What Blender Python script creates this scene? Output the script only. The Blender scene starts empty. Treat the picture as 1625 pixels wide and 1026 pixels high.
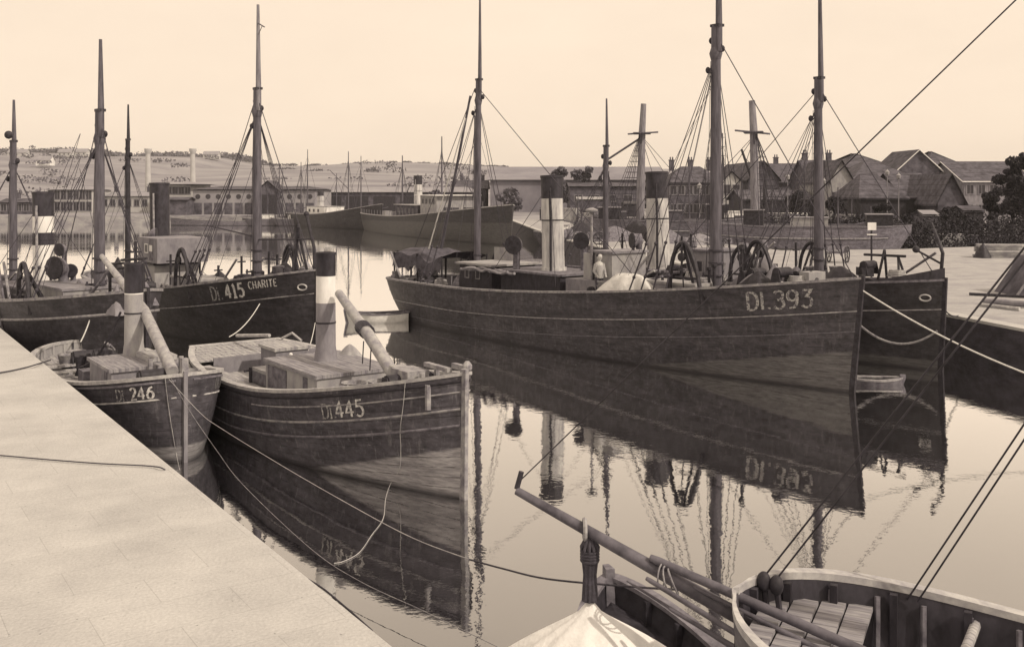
import bpy, math, random
from mathutils import Vector, Matrix
R = math.radians
S = bpy.context.scene
C = S.collection
random.seed(7)

# ------------------------------------------------------------------ camera, sky, sun, exposure
H = 6.0; F = 1600.0; CX = 812.5; HY = 300.0
cd = bpy.data.cameras.new('camera'); cam = bpy.data.objects.new('camera', cd); C.objects.link(cam)
cam.location = (0, 0, H); cam.rotation_euler = (R(90), 0, 0)
cd.sensor_width = 36; cd.lens = 36*F/1625; cd.shift_y = -(513-HY)/1625
cd.clip_start = 0.1; cd.clip_end = 8000
S.camera = cam
SUN_AZ, SUN_EL = 122, 40          # clockwise from +Y
w = bpy.data.worlds.new('World'); S.world = w; w.use_nodes = True
nt = w.node_tree; nd = nt.nodes; lk = nt.links
bg = nd['Background']
sky = nd.new('ShaderNodeTexSky'); sky.sky_type = 'NISHITA'; sky.sun_disc = False
sky.sun_elevation = R(SUN_EL); sky.sun_rotation = R(SUN_AZ); sky.dust_density = 4
bw = nd.new('ShaderNodeRGBToBW'); lk.new(sky.outputs[0], bw.inputs[0])
pw = nd.new('ShaderNodeMath'); pw.operation = 'POWER'; pw.inputs[1].default_value = 0.07; lk.new(bw.outputs[0], pw.inputs[0])
cb = nd.new('ShaderNodeVectorMath'); cb.operation = 'SCALE'; cb.inputs[0].default_value = (1.0, .822, .645); lk.new(pw.outputs[0], cb.inputs['Scale'])
tcw = nd.new('ShaderNodeTexCoord'); nw = nd.new('ShaderNodeTexNoise'); nw.inputs['Scale'].default_value = 3.5; nw.inputs['Detail'].default_value = 9; nw.inputs['Roughness'].default_value = .62
mpw = nd.new('ShaderNodeMapping'); mpw.inputs['Scale'].default_value = (1, 1, 2.6); lk.new(tcw.outputs['Generated'], mpw.inputs[0]); lk.new(mpw.outputs[0], nw.inputs[0])
mrw = nd.new('ShaderNodeMapRange'); mrw.inputs[1].default_value = .3; mrw.inputs[2].default_value = .7; mrw.inputs[3].default_value = .955; mrw.inputs[4].default_value = 1.03; lk.new(nw.outputs[0], mrw.inputs[0])
cb2 = nd.new('ShaderNodeVectorMath'); cb2.operation = 'SCALE'; lk.new(cb.outputs[0], cb2.inputs[0]); lk.new(mrw.outputs[0], cb2.inputs['Scale'])
lk.new(cb2.outputs[0], bg.inputs[0]); bg.inputs[1].default_value = 0.95
sd = bpy.data.lights.new('sun', 'SUN'); so = bpy.data.objects.new('sun', sd); C.objects.link(so)
sd.energy = 2.7; sd.angle = R(1.0); sd.color = (1, .86, .69)
a = R(SUN_AZ); e = R(SUN_EL)
sv = Vector((math.sin(a)*math.cos(e), math.cos(a)*math.cos(e), math.sin(e)))
so.rotation_euler = sv.to_track_quat('Z', 'Y').to_euler(); so.location = (0, 0, 60)
S.view_settings.view_transform = 'Standard'; S.view_settings.look = 'None'
S.view_settings.exposure = 0.0; S.view_settings.gamma = 1

def P(px, py, Y):   # point seen at a photo pixel at distance Y
    return Vector(((px-CX)*Y/F, Y, H-(py-HY)*Y/F))
def Wz(px, py, z):  # the same on the level z
    Y = (H-z)*F/(py-HY); return Vector(((px-CX)*Y/F, Y, z))

# ------------------------------------------------------------------ materials
def g(v, k=0.0):    # neutral tone, darks a little purple
    return (v, v*(1-.07*k), v*(1+.26*k), 1)
MATS = {}
def mat(name, c1, c2=None, rough=.8, scale=3, stretch=(1, 1, 1), bump=0, k=None, spec=.3, metal=0, detail=8, lo=.35, hi=.65, bscale=None, plank=None, fine=None):
    if name in MATS: return MATS[name]
    if c2 is None: c2 = c1*1.35
    m = bpy.data.materials.new(name); m.use_nodes = True; n = m.node_tree.nodes; l = m.node_tree.links
    b = n['Principled BSDF']; b.inputs['Roughness'].default_value = rough; b.inputs['Specular IOR Level'].default_value = spec
    b.inputs['Metallic'].default_value = metal
    tc = n.new('ShaderNodeTexCoord'); mp = n.new('ShaderNodeMapping'); mp.inputs['Scale'].default_value = stretch
    l.new(tc.outputs['Object'], mp.inputs[0])
    no = n.new('ShaderNodeTexNoise'); no.inputs['Scale'].default_value = scale; no.inputs['Detail'].default_value = detail; no.inputs['Roughness'].default_value = .65
    l.new(mp.outputs[0], no.inputs[0])
    cr = n.new('ShaderNodeValToRGB'); cr.color_ramp.elements[0].position = lo; cr.color_ramp.elements[1].position = hi
    kk = (lambda v: max(0, 1-v*2.4)) if k is None else (lambda v: k)
    cr.color_ramp.elements[0].color = g(c1, kk(c1)); cr.color_ramp.elements[1].color = g(c2, kk(c2))
    l.new(no.outputs[0], cr.inputs[0]); out = cr.outputs[0]
    if plank:      # dark seams every plank[0] m on axis plank[1]
        sp = n.new('ShaderNodeSeparateXYZ'); l.new(tc.outputs['Object'], sp.inputs[0])
        m1 = n.new('ShaderNodeMath'); m1.operation = 'DIVIDE'; m1.inputs[1].default_value = plank[0]; l.new(sp.outputs[plank[1]], m1.inputs[0])
        m2 = n.new('ShaderNodeMath'); m2.operation = 'FRACT'; l.new(m1.outputs[0], m2.inputs[0])
        m3 = n.new('ShaderNodeMath'); m3.operation = 'GREATER_THAN'; m3.inputs[1].default_value = .12; l.new(m2.outputs[0], m3.inputs[0])
        m4 = n.new('ShaderNodeMapRange'); m4.inputs['To Min'].default_value = .66; l.new(m3.outputs[0], m4.inputs[0])
        vs = n.new('ShaderNodeVectorMath'); vs.operation = 'SCALE'; l.new(out, vs.inputs[0]); l.new(m4.outputs[0], vs.inputs['Scale']); out = vs.outputs[0]
    l.new(out, b.inputs['Base Color'])
    if bump:
        bn = n.new('ShaderNodeTexNoise'); bn.inputs['Scale'].default_value = bscale or scale*4; bn.inputs['Detail'].default_value = 6
        l.new(mp.outputs[0], bn.inputs[0])
        bp = n.new('ShaderNodeBump'); bp.inputs['Strength'].default_value = bump; bp.inputs['Distance'].default_value = .05
        l.new(bn.outputs[0], bp.inputs['Height']); l.new(bp.outputs[0], b.inputs['Normal'])
    MATS[name] = m; return m

def hull_mat(name, dark, light, boot=None, planks=14, wear=.35, rough=.55, boot_c=.22, seam=.5):
    """weathered painted hull; UV x = metres along, y = 0 keel .. 1 rail. boot=(a,b): paint below z < a + b*x"""
    m = bpy.data.materials.new(name); m.use_nodes = True; n = m.node_tree.nodes; l = m.node_tree.links
    b = n['Principled BSDF']; b.inputs['Roughness'].default_value = rough; b.inputs['Specular IOR Level'].default_value = .35
    def M(op, x, y=None, z=None):
        q = n.new('ShaderNodeMath'); q.operation = op
        for i, v in enumerate((x, y, z)):
            if v is None: continue
            if isinstance(v, (int, float)): q.inputs[i].default_value = v
            else: l.new(v, q.inputs[i])
        return q.outputs[0]
    tc = n.new('ShaderNodeTexCoord')
    def noise(scale, st, det=8, src='Object'):
        mp = n.new('ShaderNodeMapping'); mp.inputs['Scale'].default_value = st; l.new(tc.outputs[src], mp.inputs[0])
        q = n.new('ShaderNodeTexNoise'); q.inputs['Scale'].default_value = scale; q.inputs['Detail'].default_value = det; q.inputs['Roughness'].default_value = .7
        l.new(mp.outputs[0], q.inputs[0]); return q.outputs[0]
    def mix(f, c1, c2):
        q = n.new('ShaderNodeMix'); q.data_type = 'RGBA'
        l.new(f, q.inputs[0])
        for i, v in ((6, c1), (7, c2)):
            if isinstance(v, tuple): q.inputs[i].default_value = v
            else: l.new(v, q.inputs[i])
        return q.outputs[2]
    def rng(v, lo, hi, a=0, b_=1):
        q = n.new('ShaderNodeMapRange'); q.inputs[1].default_value = lo; q.inputs[2].default_value = hi; q.inputs[3].default_value = a; q.inputs[4].default_value = b_
        l.new(v, q.inputs[0]); return q.outputs[0]
    n1 = noise(1.2, (.6, .6, 2.2)); n2 = noise(7, (.35, .35, 2.5)); n3 = noise(22, (1, 1, .5)); n4 = noise(3.5, (2.5, 2.5, .35))
    base = mix(rng(n1, .35, .68), g(dark, .8), g(light, .6))
    base = mix(M('MULTIPLY', rng(n4, .55, .75), wear), base, g(light*2.2, .3))
    base = mix(M('MULTIPLY', M('MULTIPLY', rng(n2, .60, .72), rng(n3, .45, .6)), wear), base, g(min(.5, light*5), .2))
    n5 = noise(4.5, (1, 1, 1.6), 14); vs5 = n.new('ShaderNodeVectorMath'); vs5.operation = 'SCALE'; l.new(base, vs5.inputs[0]); l.new(rng(n5, .32, .68, .55, 1.5), vs5.inputs['Scale']); base = vs5.outputs[0]
    sp = n.new('ShaderNodeSeparateXYZ'); l.new(tc.outputs['Object'], sp.inputs[0])
    if boot:
        lim = M('ADD', M('MULTIPLY', sp.outputs[0], boot[1]), boot[0])
        f = rng(M('SUBTRACT', M('ADD', lim, M('MULTIPLY', n2, .10)), sp.outputs[2]), .03, .09)
        f = M('MULTIPLY', f, rng(n1, .2, .6, .55, 1))
        base = mix(f, base, mix(rng(n2, .35, .65), g(boot_c*.6, .3), g(boot_c*1.35, .2)))
    wl = rng(sp.outputs[2], .02, .14, 1, 0)          # wet weed line at the water
    base = mix(M('MULTIPLY', wl, .8), base, g(.03, .8))
    uv = n.new('ShaderNodeSeparateXYZ'); l.new(tc.outputs['UV'], uv.inputs[0])
    fr = M('FRACT', M('MULTIPLY', uv.outputs[1], planks))
    se = M('MULTIPLY', M('LESS_THAN', fr, .10), seam)
    base = mix(M('MULTIPLY', se, rng(noise(2, (1, 1, 1), 3), .4, .6)), base, g(.015, .8))
    l.new(base, b.inputs['Base Color'])
    bp = n.new('ShaderNodeBump'); bp.inputs['Strength'].default_value = .35; bp.inputs['Distance'].default_value = .03
    hh = M('SUBTRACT', M('MULTIPLY', n2, .6), se)
    l.new(hh, bp.inputs['Height']); l.new(bp.outputs[0], b.inputs['Normal'])
    return m

def m_water():
    m = bpy.data.materials.new('water'); m.use_nodes = True; n = m.node_tree.nodes; l = m.node_tree.links
    n.remove(n['Principled BSDF']); out = n['Material Output']
    gl = n.new('ShaderNodeBsdfGlossy'); gl.inputs['Roughness'].default_value = .012; gl.inputs['Color'].default_value = (1, 1, 1, 1)
    df = n.new('ShaderNodeBsdfDiffuse'); df.inputs['Color'].default_value = g(.014, .8)
    fr = n.new('ShaderNodeFresnel'); fr.inputs[0].default_value = 1.36
    mr = n.new('ShaderNodeMapRange'); mr.inputs[1].default_value = 0; mr.inputs[2].default_value = .355; mr.inputs[3].default_value = .20; mr.inputs[4].default_value = .99
    l.new(fr.outputs[0], mr.inputs[0])
    mx = n.new('ShaderNodeMixShader'); l.new(mr.outputs[0], mx.inputs[0]); l.new(df.outputs[0], mx.inputs[1]); l.new(gl.outputs[0], mx.inputs[2])
    tc = n.new('ShaderNodeTexCoord')
    prev = None
    for sc, st, dist in ((.5, (1, 1, 1), .007), (3.2, (1, 1, 1), .0017), (11, (1, 1, 1), .0006)):
        no = n.new('ShaderNodeTexNoise'); no.inputs['Scale'].default_value = sc; no.inputs['Detail'].default_value = 2
        l.new(tc.outputs['Object'], no.inputs[0])
        bp = n.new('ShaderNodeBump'); bp.inputs['Strength'].default_value = 1; bp.inputs['Distance'].default_value = dist
        if sc > 1:
            pn = n.new('ShaderNodeTexNoise'); pn.inputs['Scale'].default_value = .12; l.new(tc.outputs['Object'], pn.inputs[0])
            pr = n.new('ShaderNodeMapRange'); pr.inputs[1].default_value = .35; pr.inputs[2].default_value = .65; pr.inputs[3].default_value = .35; pr.inputs[4].default_value = 1.5; l.new(pn.outputs[0], pr.inputs[0])
            mu = n.new('ShaderNodeMath'); mu.operation = 'MULTIPLY'; l.new(no.outputs[0], mu.inputs[0]); l.new(pr.outputs[0], mu.inputs[1]); l.new(mu.outputs[0], bp.inputs['Height'])
        else: l.new(no.outputs[0], bp.inputs['Height'])
        if prev: l.new(prev, bp.inputs['Normal'])
        prev = bp.outputs[0]
    for s_ in (gl, df): l.new(prev, s_.inputs['Normal'])
    l.new(mx.outputs[0], out.inputs[0]); return m

M_QUAY = mat('quay_stone', .40, .56, .9, .9, bump=.35, bscale=22, lo=.25, hi=.75, detail=14)
def slabs(m, sx, sy, rot, amt):
    n = m.node_tree.nodes; l = m.node_tree.links; b = n['Principled BSDF']; src = b.inputs['Base Color'].links[0].from_socket
    tc = n.new('ShaderNodeTexCoord'); mp = n.new('ShaderNodeMapping'); mp.inputs['Rotation'].default_value = (0, 0, rot); l.new(tc.outputs['Object'], mp.inputs[0])
    br = n.new('ShaderNodeTexBrick'); br.inputs['Scale'].default_value = 1; br.inputs['Brick Width'].default_value = sx; br.inputs['Row Height'].default_value = sy; br.inputs['Mortar Size'].default_value = .006; br.inputs['Mortar Smooth'].default_value = .5
    br.inputs['Color1'].default_value = (1, 1, 1, 1); br.inputs['Color2'].default_value = (.95, .95, .95, 1); br.inputs['Mortar'].default_value = (amt, amt, amt, 1); l.new(mp.outputs[0], br.inputs[0])
    sn = n.new('ShaderNodeTexNoise'); sn.inputs['Scale'].default_value = 26; sn.inputs['Detail'].default_value = 4; l.new(tc.outputs['Object'], sn.inputs[0])
    mr = n.new('ShaderNodeMapRange'); mr.inputs[1].default_value = .3; mr.inputs[2].default_value = .7; mr.inputs[3].default_value = .90; mr.inputs[4].default_value = 1.08; l.new(sn.outputs[0], mr.inputs[0])
    vo = n.new('ShaderNodeTexVoronoi'); vo.inputs['Scale'].default_value = 5; l.new(tc.outputs['Object'], vo.inputs[0])
    m2 = n.new('ShaderNodeMapRange'); m2.inputs[1].default_value = .03; m2.inputs[2].default_value = .07; m2.inputs[3].default_value = .5; m2.inputs[4].default_value = 1; l.new(vo.outputs['Distance'], m2.inputs[0])
    a = n.new('ShaderNodeVectorMath'); a.operation = 'MULTIPLY'; l.new(src, a.inputs[0]); l.new(br.outputs[0], a.inputs[1])
    c = n.new('ShaderNodeMath'); c.operation = 'MULTIPLY'; l.new(mr.outputs[0], c.inputs[0]); l.new(m2.outputs[0], c.inputs[1])
    d = n.new('ShaderNodeVectorMath'); d.operation = 'SCALE'; l.new(a.outputs[0], d.inputs[0]); l.new(c.outputs[0], d.inputs['Scale']); l.new(d.outputs[0], b.inputs['Base Color'])
slabs(M_QUAY, 1.5, .75, R(-34.1), .78)
M_QUAY2 = mat('quay_setts', .27, .46, .9, .8, (1, 1.3, 1), bump=.3, bscale=9, lo=.28, hi=.72, detail=15)
slabs(M_QUAY2, .8, .4, R(12), .66)
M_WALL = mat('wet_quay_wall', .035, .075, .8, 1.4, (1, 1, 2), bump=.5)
M_DECK = mat('deck_planks', .16, .34, .85, 5, (.4, 3, 1), plank=(.14, 1))
M_PALEDECK = mat('scrubbed_deck', .22, .46, .85, 4, (.5, 3, 1), plank=(.16, 1))
M_DDECK = mat('dirty_deck', .07, .18, .85, 4, (.4, 3, 1), plank=(.14, 1))
M_RAIL = mat('worn_rail', .16, .38, .8, 6, (1, 1, 1))
M_RAILP = mat('pale_rail', .30, .50, .8, 6)
M_RAILD = mat('dark_rail', .09, .22, .8, 6)
M_MAST = mat('mast_timber', .045, .15, .6, 3, (3, 3, .4), lo=.3, hi=.7)
M_SPAR = mat('oiled_spar', .05, .17, .55, 2.2, (2, 2, 2), lo=.3, hi=.7, detail=12)
M_SPARP = mat('bare_pine_spar', .24, .42, .7, 3, (2, 2, 2))
M_MASTP = mat('pale_mast', .12, .28, .7, 3, (3, 3, .4))
M_DARK = mat('dark_iron', .018, .05, .6, 6)
M_BLACK = mat('black_paint', .022, .055, .5, 5, (1, 1, .5))
M_GREY = mat('grey_paint', .15, .30, .7, 3, (1, 1, .5), lo=.3, hi=.7)
M_LGREY = mat('pale_grey_paint', .22, .42, .7, 3, (1, 1, .5), lo=.3, hi=.7, detail=14)
M_WHITE = mat('white_paint', .60, .82, .6, 4, (1, 1, .4), lo=.25, hi=.6)
M_FUN = mat('weathered_funnel_paint', .26, .62, .6, 2.2, (2, 2, .35), lo=.33, hi=.62, detail=14)
M_NUM = mat('faded_white_lettering', .34, .74, .7, 14, lo=.40, hi=.56)
M_NUMF = mat('worn_white_lettering', .10, .50, .7, 16, lo=.42, hi=.60)
M_ROPEP = mat('pale_rope', .50, .70, .9, 20)
M_ROPED = mat('tarred_rope', .035, .08, .8, 20)
M_CANVAS = mat('canvas', .55, .75, .9, 3, bump=.4)
M_GCANVAS = mat('grey_canvas', .05, .12, .9, 3, bump=.4)
M_ROOF = mat('slate_roof', .04, .13, .9, 1.1, (1, 1, 1), bump=.3, plank=(.62, 2), detail=14)
M_ROOFL = mat('pale_roof', .24, .32, .9, .3)
M_PLASTER = mat('pale_plaster', .36, .52, .9, .3)
M_BRICK = mat('dull_brick', .05, .14, .9, 1.2, detail=14)
M_GLASS = mat('dark_glass', .03, .05, .3, 2, spec=.5)
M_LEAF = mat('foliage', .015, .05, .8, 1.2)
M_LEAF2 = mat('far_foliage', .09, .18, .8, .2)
M_FIELD = mat('fields', .17, .32, .9, .012, (1, 3, 1), detail=10)
M_GROUND = mat('trampled_ground', .22, .34, .9, .15, detail=10)
M_SKIN = mat('skin', .45, .5, .6); M_HAIR = mat('hair', .03, .05); M_CLOTH = mat('dark_cloth', .06, .1); M_SHIRT = mat('pale_shirt', .3, .45)

# ------------------------------------------------------------------ mesh builder
class MB:
    def __init__(s): s.v = []; s.f = []; s.uv = None
    def add(s, vs, fs):
        o = len(s.v); s.v += [tuple(x) for x in vs]; s.f += [tuple(i+o for i in f) for f in fs]; return s
    def box(s, c, d, rz=0, ry=0, taper=1, rx=0):
        c = Vector(c); m = Matrix.Rotation(rz, 3, 'Z') @ Matrix.Rotation(ry, 3, 'Y') @ Matrix.Rotation(rx, 3, 'X')
        vs = []
        for z in (-1, 1):
            t = taper if z > 0 else 1
            for x, y in ((-1, -1), (1, -1), (1, 1), (-1, 1)):
                vs.append(c + m @ Vector((x*d[0]/2*t, y*d[1]/2*t, z*d[2]/2)))
        return s.add(vs, [(3, 2, 1, 0), (4, 5, 6, 7), (0, 1, 5, 4), (1, 2, 6, 5), (2, 3, 7, 6), (3, 0, 4, 7)])
    def tube(s, pts, r, n=8, cap=True):
        pts = [Vector(p) for p in pts]; rs = r if isinstance(r, (list, tuple)) else [r]*len(pts)
        if isinstance(r, (list, tuple)) and len(r) == 2 and len(pts) != 2:
            rs = [r[0]+(r[1]-r[0])*i/(len(pts)-1) for i in range(len(pts))]
        o = len(s.v); up = None
        for i, p in enumerate(pts):
            t = (pts[min(i+1, len(pts)-1)] - pts[max(i-1, 0)]).normalized()
            if up is None:
                up = Vector((0, 0, 1)) if abs(t.z) < .9 else Vector((1, 0, 0))
            u = (up - t*up.dot(t)).normalized(); up = u; q = t.cross(u)
            for k in range(n):
                a = 2*math.pi*k/n; s.v.append(tuple(p + (u*math.cos(a)+q*math.sin(a))*rs[i]))
        for i in range(len(pts)-1):
            for k in range(n):
                k2 = (k+1) % n; s.f.append((o+i*n+k, o+i*n+k2, o+(i+1)*n+k2, o+(i+1)*n+k))
        if cap:
            s.f.append(tuple(o+k for k in range(n))[::-1]); s.f.append(tuple(o+(len(pts)-1)*n+k for k in range(n)))
        return s
    def lathe(s, c, prof, n=20, cap=True):   # prof: (r,z) upwards
        c = Vector(c); return s.tube([c+Vector((0, 0, z)) for r, z in prof], [r for r, z in prof], n, cap) if False else s._lathe(c, prof, n, cap)
    def _lathe(s, c, prof, n, cap):
        o = len(s.v)
        for r, z in prof:
            for k in range(n):
                a = 2*math.pi*k/n; s.v.append((c.x+r*math.cos(a), c.y+r*math.sin(a), c.z+z))
        for i in range(len(prof)-1):
            for k in range(n):
                k2 = (k+1) % n; s.f.append((o+i*n+k, o+i*n+k2, o+(i+1)*n+k2, o+(i+1)*n+k))
        if cap:
            s.f.append(tuple(o+k for k in range(n))[::-1]); s.f.append(tuple(o+(len(prof)-1)*n+k for k in range(n)))
        return s
    def ball(s, c, r, n=8, sz=1):
        return s._lathe(Vector(c), [(max(.001, r*math.sin(math.pi*i/n)), -r*sz*math.cos(math.pi*i/n)) for i in range(n+1)], n+4, False)
    def build(s, name, m, parent=None, smooth=None, loc=None):
        me = bpy.data.meshes.new(name)
        vs = s.v if loc is None else [(x-loc[0], y-loc[1], z-loc[2]) for x, y, z in s.v]
        me.from_pydata(vs, [], s.f); me.materials.append(m)
        if smooth is not None:
            me.polygons.foreach_set('use_smooth', [True]*len(me.polygons))
            if smooth < 180:
                try: me.set_sharp_from_angle(angle=R(smooth))
                except Exception: pass
        me.update(); o = bpy.data.objects.new(name, me); C.objects.link(o)
        if loc is not None: o.location = loc
        if parent: o.parent = parent
        return o

def tag(o, label, cat, group=None):
    o['label'] = label; o['category'] = cat
    if group: o['group'] = group
    return o
def thing(name, label, cat, loc=(0, 0, 0), rz=0, group=None):
    o = bpy.data.objects.new(name, None); C.objects.link(o); o.location = loc; o.rotation_euler = (0, 0, rz)
    o.empty_display_size = .3
    return tag(o, label, cat, group)
def struct(o, kind='structure'): o['kind'] = kind; return o
def catenary(a, b, sag, n=24):
    a = Vector(a); b = Vector(b)
    return [a.lerp(b, i/n) - Vector((0, 0, 4*sag*(i/n)*(1-i/n))) for i in range(n+1)]
def smoothpath(pts, n=8):
    pts = [Vector(p) for p in pts]; out = []
    for i in range(len(pts)-1):
        p0 = pts[max(i-1, 0)]; p1 = pts[i]; p2 = pts[i+1]; p3 = pts[min(i+2, len(pts)-1)]
        for k in range(n):
            t = k/n; out.append(.5*((2*p1)+(p2-p0)*t+(2*p0-5*p1+4*p2-p3)*t*t+(3*p1-3*p2+p3-p0)*t**3))
    return out+[pts[-1]]

# ------------------------------------------------------------------ the setting
def sheet(name, pts, z, m, wall=None, depth=3):
    mb = MB(); n = len(pts)
    mb.add([(x, y, z) for x, y in pts], [tuple(range(n))]); o = struct(mb.build(name, m))
    if wall:
        wb = MB()
        for (x0, y0), (x1, y1) in zip(wall[:-1], wall[1:]):
            wb.add([(x0, y0, z-.004), (x1, y1, z-.004), (x1, y1, z-depth), (x0, y0, z-depth)], [(0, 1, 2, 3)])
        return o, wb
    return o
wm = MB(); wm.add([(-1800, -60, 0), (1800, -60, 0), (1800, 1190, 0), (-1800, 1190, 0)], [(0, 1, 2, 3)])
struct(wm.build('water', m_water()))
bm_ = MB(); bm_.add([(-1800, -60, -4), (1800, -60, -4), (1800, 1190, -4), (-1800, 1190, -4)], [(0, 1, 2, 3)])
struct(bm_.build('harbour_bed', mat('mud', .04, .06)))
# left quay: its edge runs along X = -16.6 - .677 (Y - 32.7)
def qx(Y): return -16.6-.677*(Y-32.7)
edge = [(qx(Y), Y) for Y in (-20, 60, 158)]
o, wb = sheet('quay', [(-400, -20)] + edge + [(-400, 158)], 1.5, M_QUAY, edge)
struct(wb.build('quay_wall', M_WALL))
# right quay (a spit between two basins)
re_ = [(24, -20), (17.9, 26), (16.5, 32.4), (15.6, 36.5), (9.5, 64), (4.0, 94.7), (-.6, 153)]
def bp2(px, py): v = Wz(px, py, 1.5); return (v.x, v.y)
back = [bp2(930, 372), bp2(1100, 381), bp2(1240, 397), bp2(1420, 395.5), bp2(1640, 388), (300, 100)]
sp_ = re_ + [(8, 153)] + back + [(300, -20)]
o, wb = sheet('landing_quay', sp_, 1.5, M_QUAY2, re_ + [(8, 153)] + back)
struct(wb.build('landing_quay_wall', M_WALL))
ck = MB()
for (x0, y0), (x1, y1) in zip(re_[1:-1], re_[2:]):
    L = math.hypot(x1-x0, y1-y0); u = Vector(((x1-x0)/L, (y1-y0)/L, 0)); n_ = max(1, int(L/2)); q = Vector((u.y, -u.x, 0))
    for i in range(n_):
        c0 = Vector((x0, y0, 0))+u*(L/n_*(i+.5))+q*.28
        ck.box((c0.x, c0.y, 1.46), (L/n_-.012, .6, .10), math.atan2(u.y, u.x))
struct(ck.build('landing_quay_coping', M_QUAY))
# far land
fe = [(-400, 172.2), (-9, 170.5), (-.6, 156), (-.6, 150), (12, 150), (22, 118), (60, 108), (400, 108)]
o, wb = sheet('ground', fe + [(1800, 300), (1800, 1190), (-1800, 1190), (-1800, 172.2)], 1.51, M_GROUND, fe)
struct(wb.build('far_quay_wall', mat('pale_quay_wall', .20, .38, .9, .6, (1, 1, 2), detail=12)))
# hills
def ridge(px):
    k = [(-900, 236), (0, 245), (60, 243), (140, 245), (200, 250), (300, 250), (380, 252), (430, 264), (520, 264), (620, 258), (700, 261), (760, 264), (850, 267), (1100, 270), (1600, 272), (2600, 285)]
    for (a0, b0), (a1, b1) in zip(k[:-1], k[1:]):
        if a0 <= px <= a1: return b0+(b1-b0)*(px-a0)/(a1-a0)
    return 290
hm = MB(); NX, NY = 140, 24
for j in range(NY+1):
    Y = 320+j*30
    for i in range(NX+1):
        px = -900+i*25; X = (px-CX)*900/F
        top = 6+(300-ridge(px))*900/F
        t = min(1, (Y-320)/580); z = 1.2+(top-1.2)*(t*t*(3-2*t)) + (0 if j == 0 else 1.5*math.sin(X*.03+Y*.02)*min(1, t*2)*(1-t))
        if Y > 900: z = top-(Y-900)*.02
        hm.v.append((X, Y, z))
for j in range(NY):
    for i in range(NX):
        a0 = j*(NX+1)+i; hm.f.append((a0, a0+1, a0+NX+2, a0+NX+1))
struct(hm.build('hills', M_FIELD, smooth=180))

def leaves(mb, c, r, n, size, rnd=random, flat=1.0):
    for _ in range(n):
        while True:
            d = Vector((rnd.uniform(-1, 1), rnd.uniform(-1, 1), rnd.uniform(-1, 1)))
            if .2 < d.length < 1: break
        p = Vector(c)+Vector((d.x*r[0], d.y*r[1], d.z*r[2])); s = size*rnd.uniform(.6, 1.3)
        u = Vector((rnd.uniform(-1, 1), rnd.uniform(-1, 1), rnd.uniform(-.6, .6))).normalized(); v = u.orthogonal().normalized()
        v = Matrix.Rotation(rnd.uniform(0, 6.28), 3, u) @ v; t = u.cross(v)
        mb.add([p-v*s, p+t*s*.6, p+v*s, p-t*s*.6], [(0, 1, 2, 3)])
wd = MB()
for i in range(260):
    px = random.uniform(-60, 455) if i < 230 else random.uniform(455, 800); Y = random.uniform(860, 905); X = (px-CX)*Y/F
    zt = 6+(300-ridge(px))*900/F
    big = 1.0 if px < 420 else .35
    leaves(wd, (X, Y, zt+random.uniform(-.5, 2.0)*big), (random.uniform(4, 9), 5, random.uniform(1.8, 3.6)*big), 60, 1.0)
for i in range(45):    # hedges and woods down the slope
    px = random.uniform(-40, 780); Y = random.choice([420, 500, 560, 640, 700, 760])+random.uniform(-8, 8); X = (px-CX)*Y/F
    top = 6+(300-ridge(px))*900/F; t = (Y-320)/580; z = 1.2+(top-1.2)*(t*t*(3-2*t))
    leaves(wd, (X, Y, z+1), (random.uniform(4, 14), 3, random.uniform(1, 2.4)), 50, .9)
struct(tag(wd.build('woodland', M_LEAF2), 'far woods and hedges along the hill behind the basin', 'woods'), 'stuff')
del wd

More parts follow.
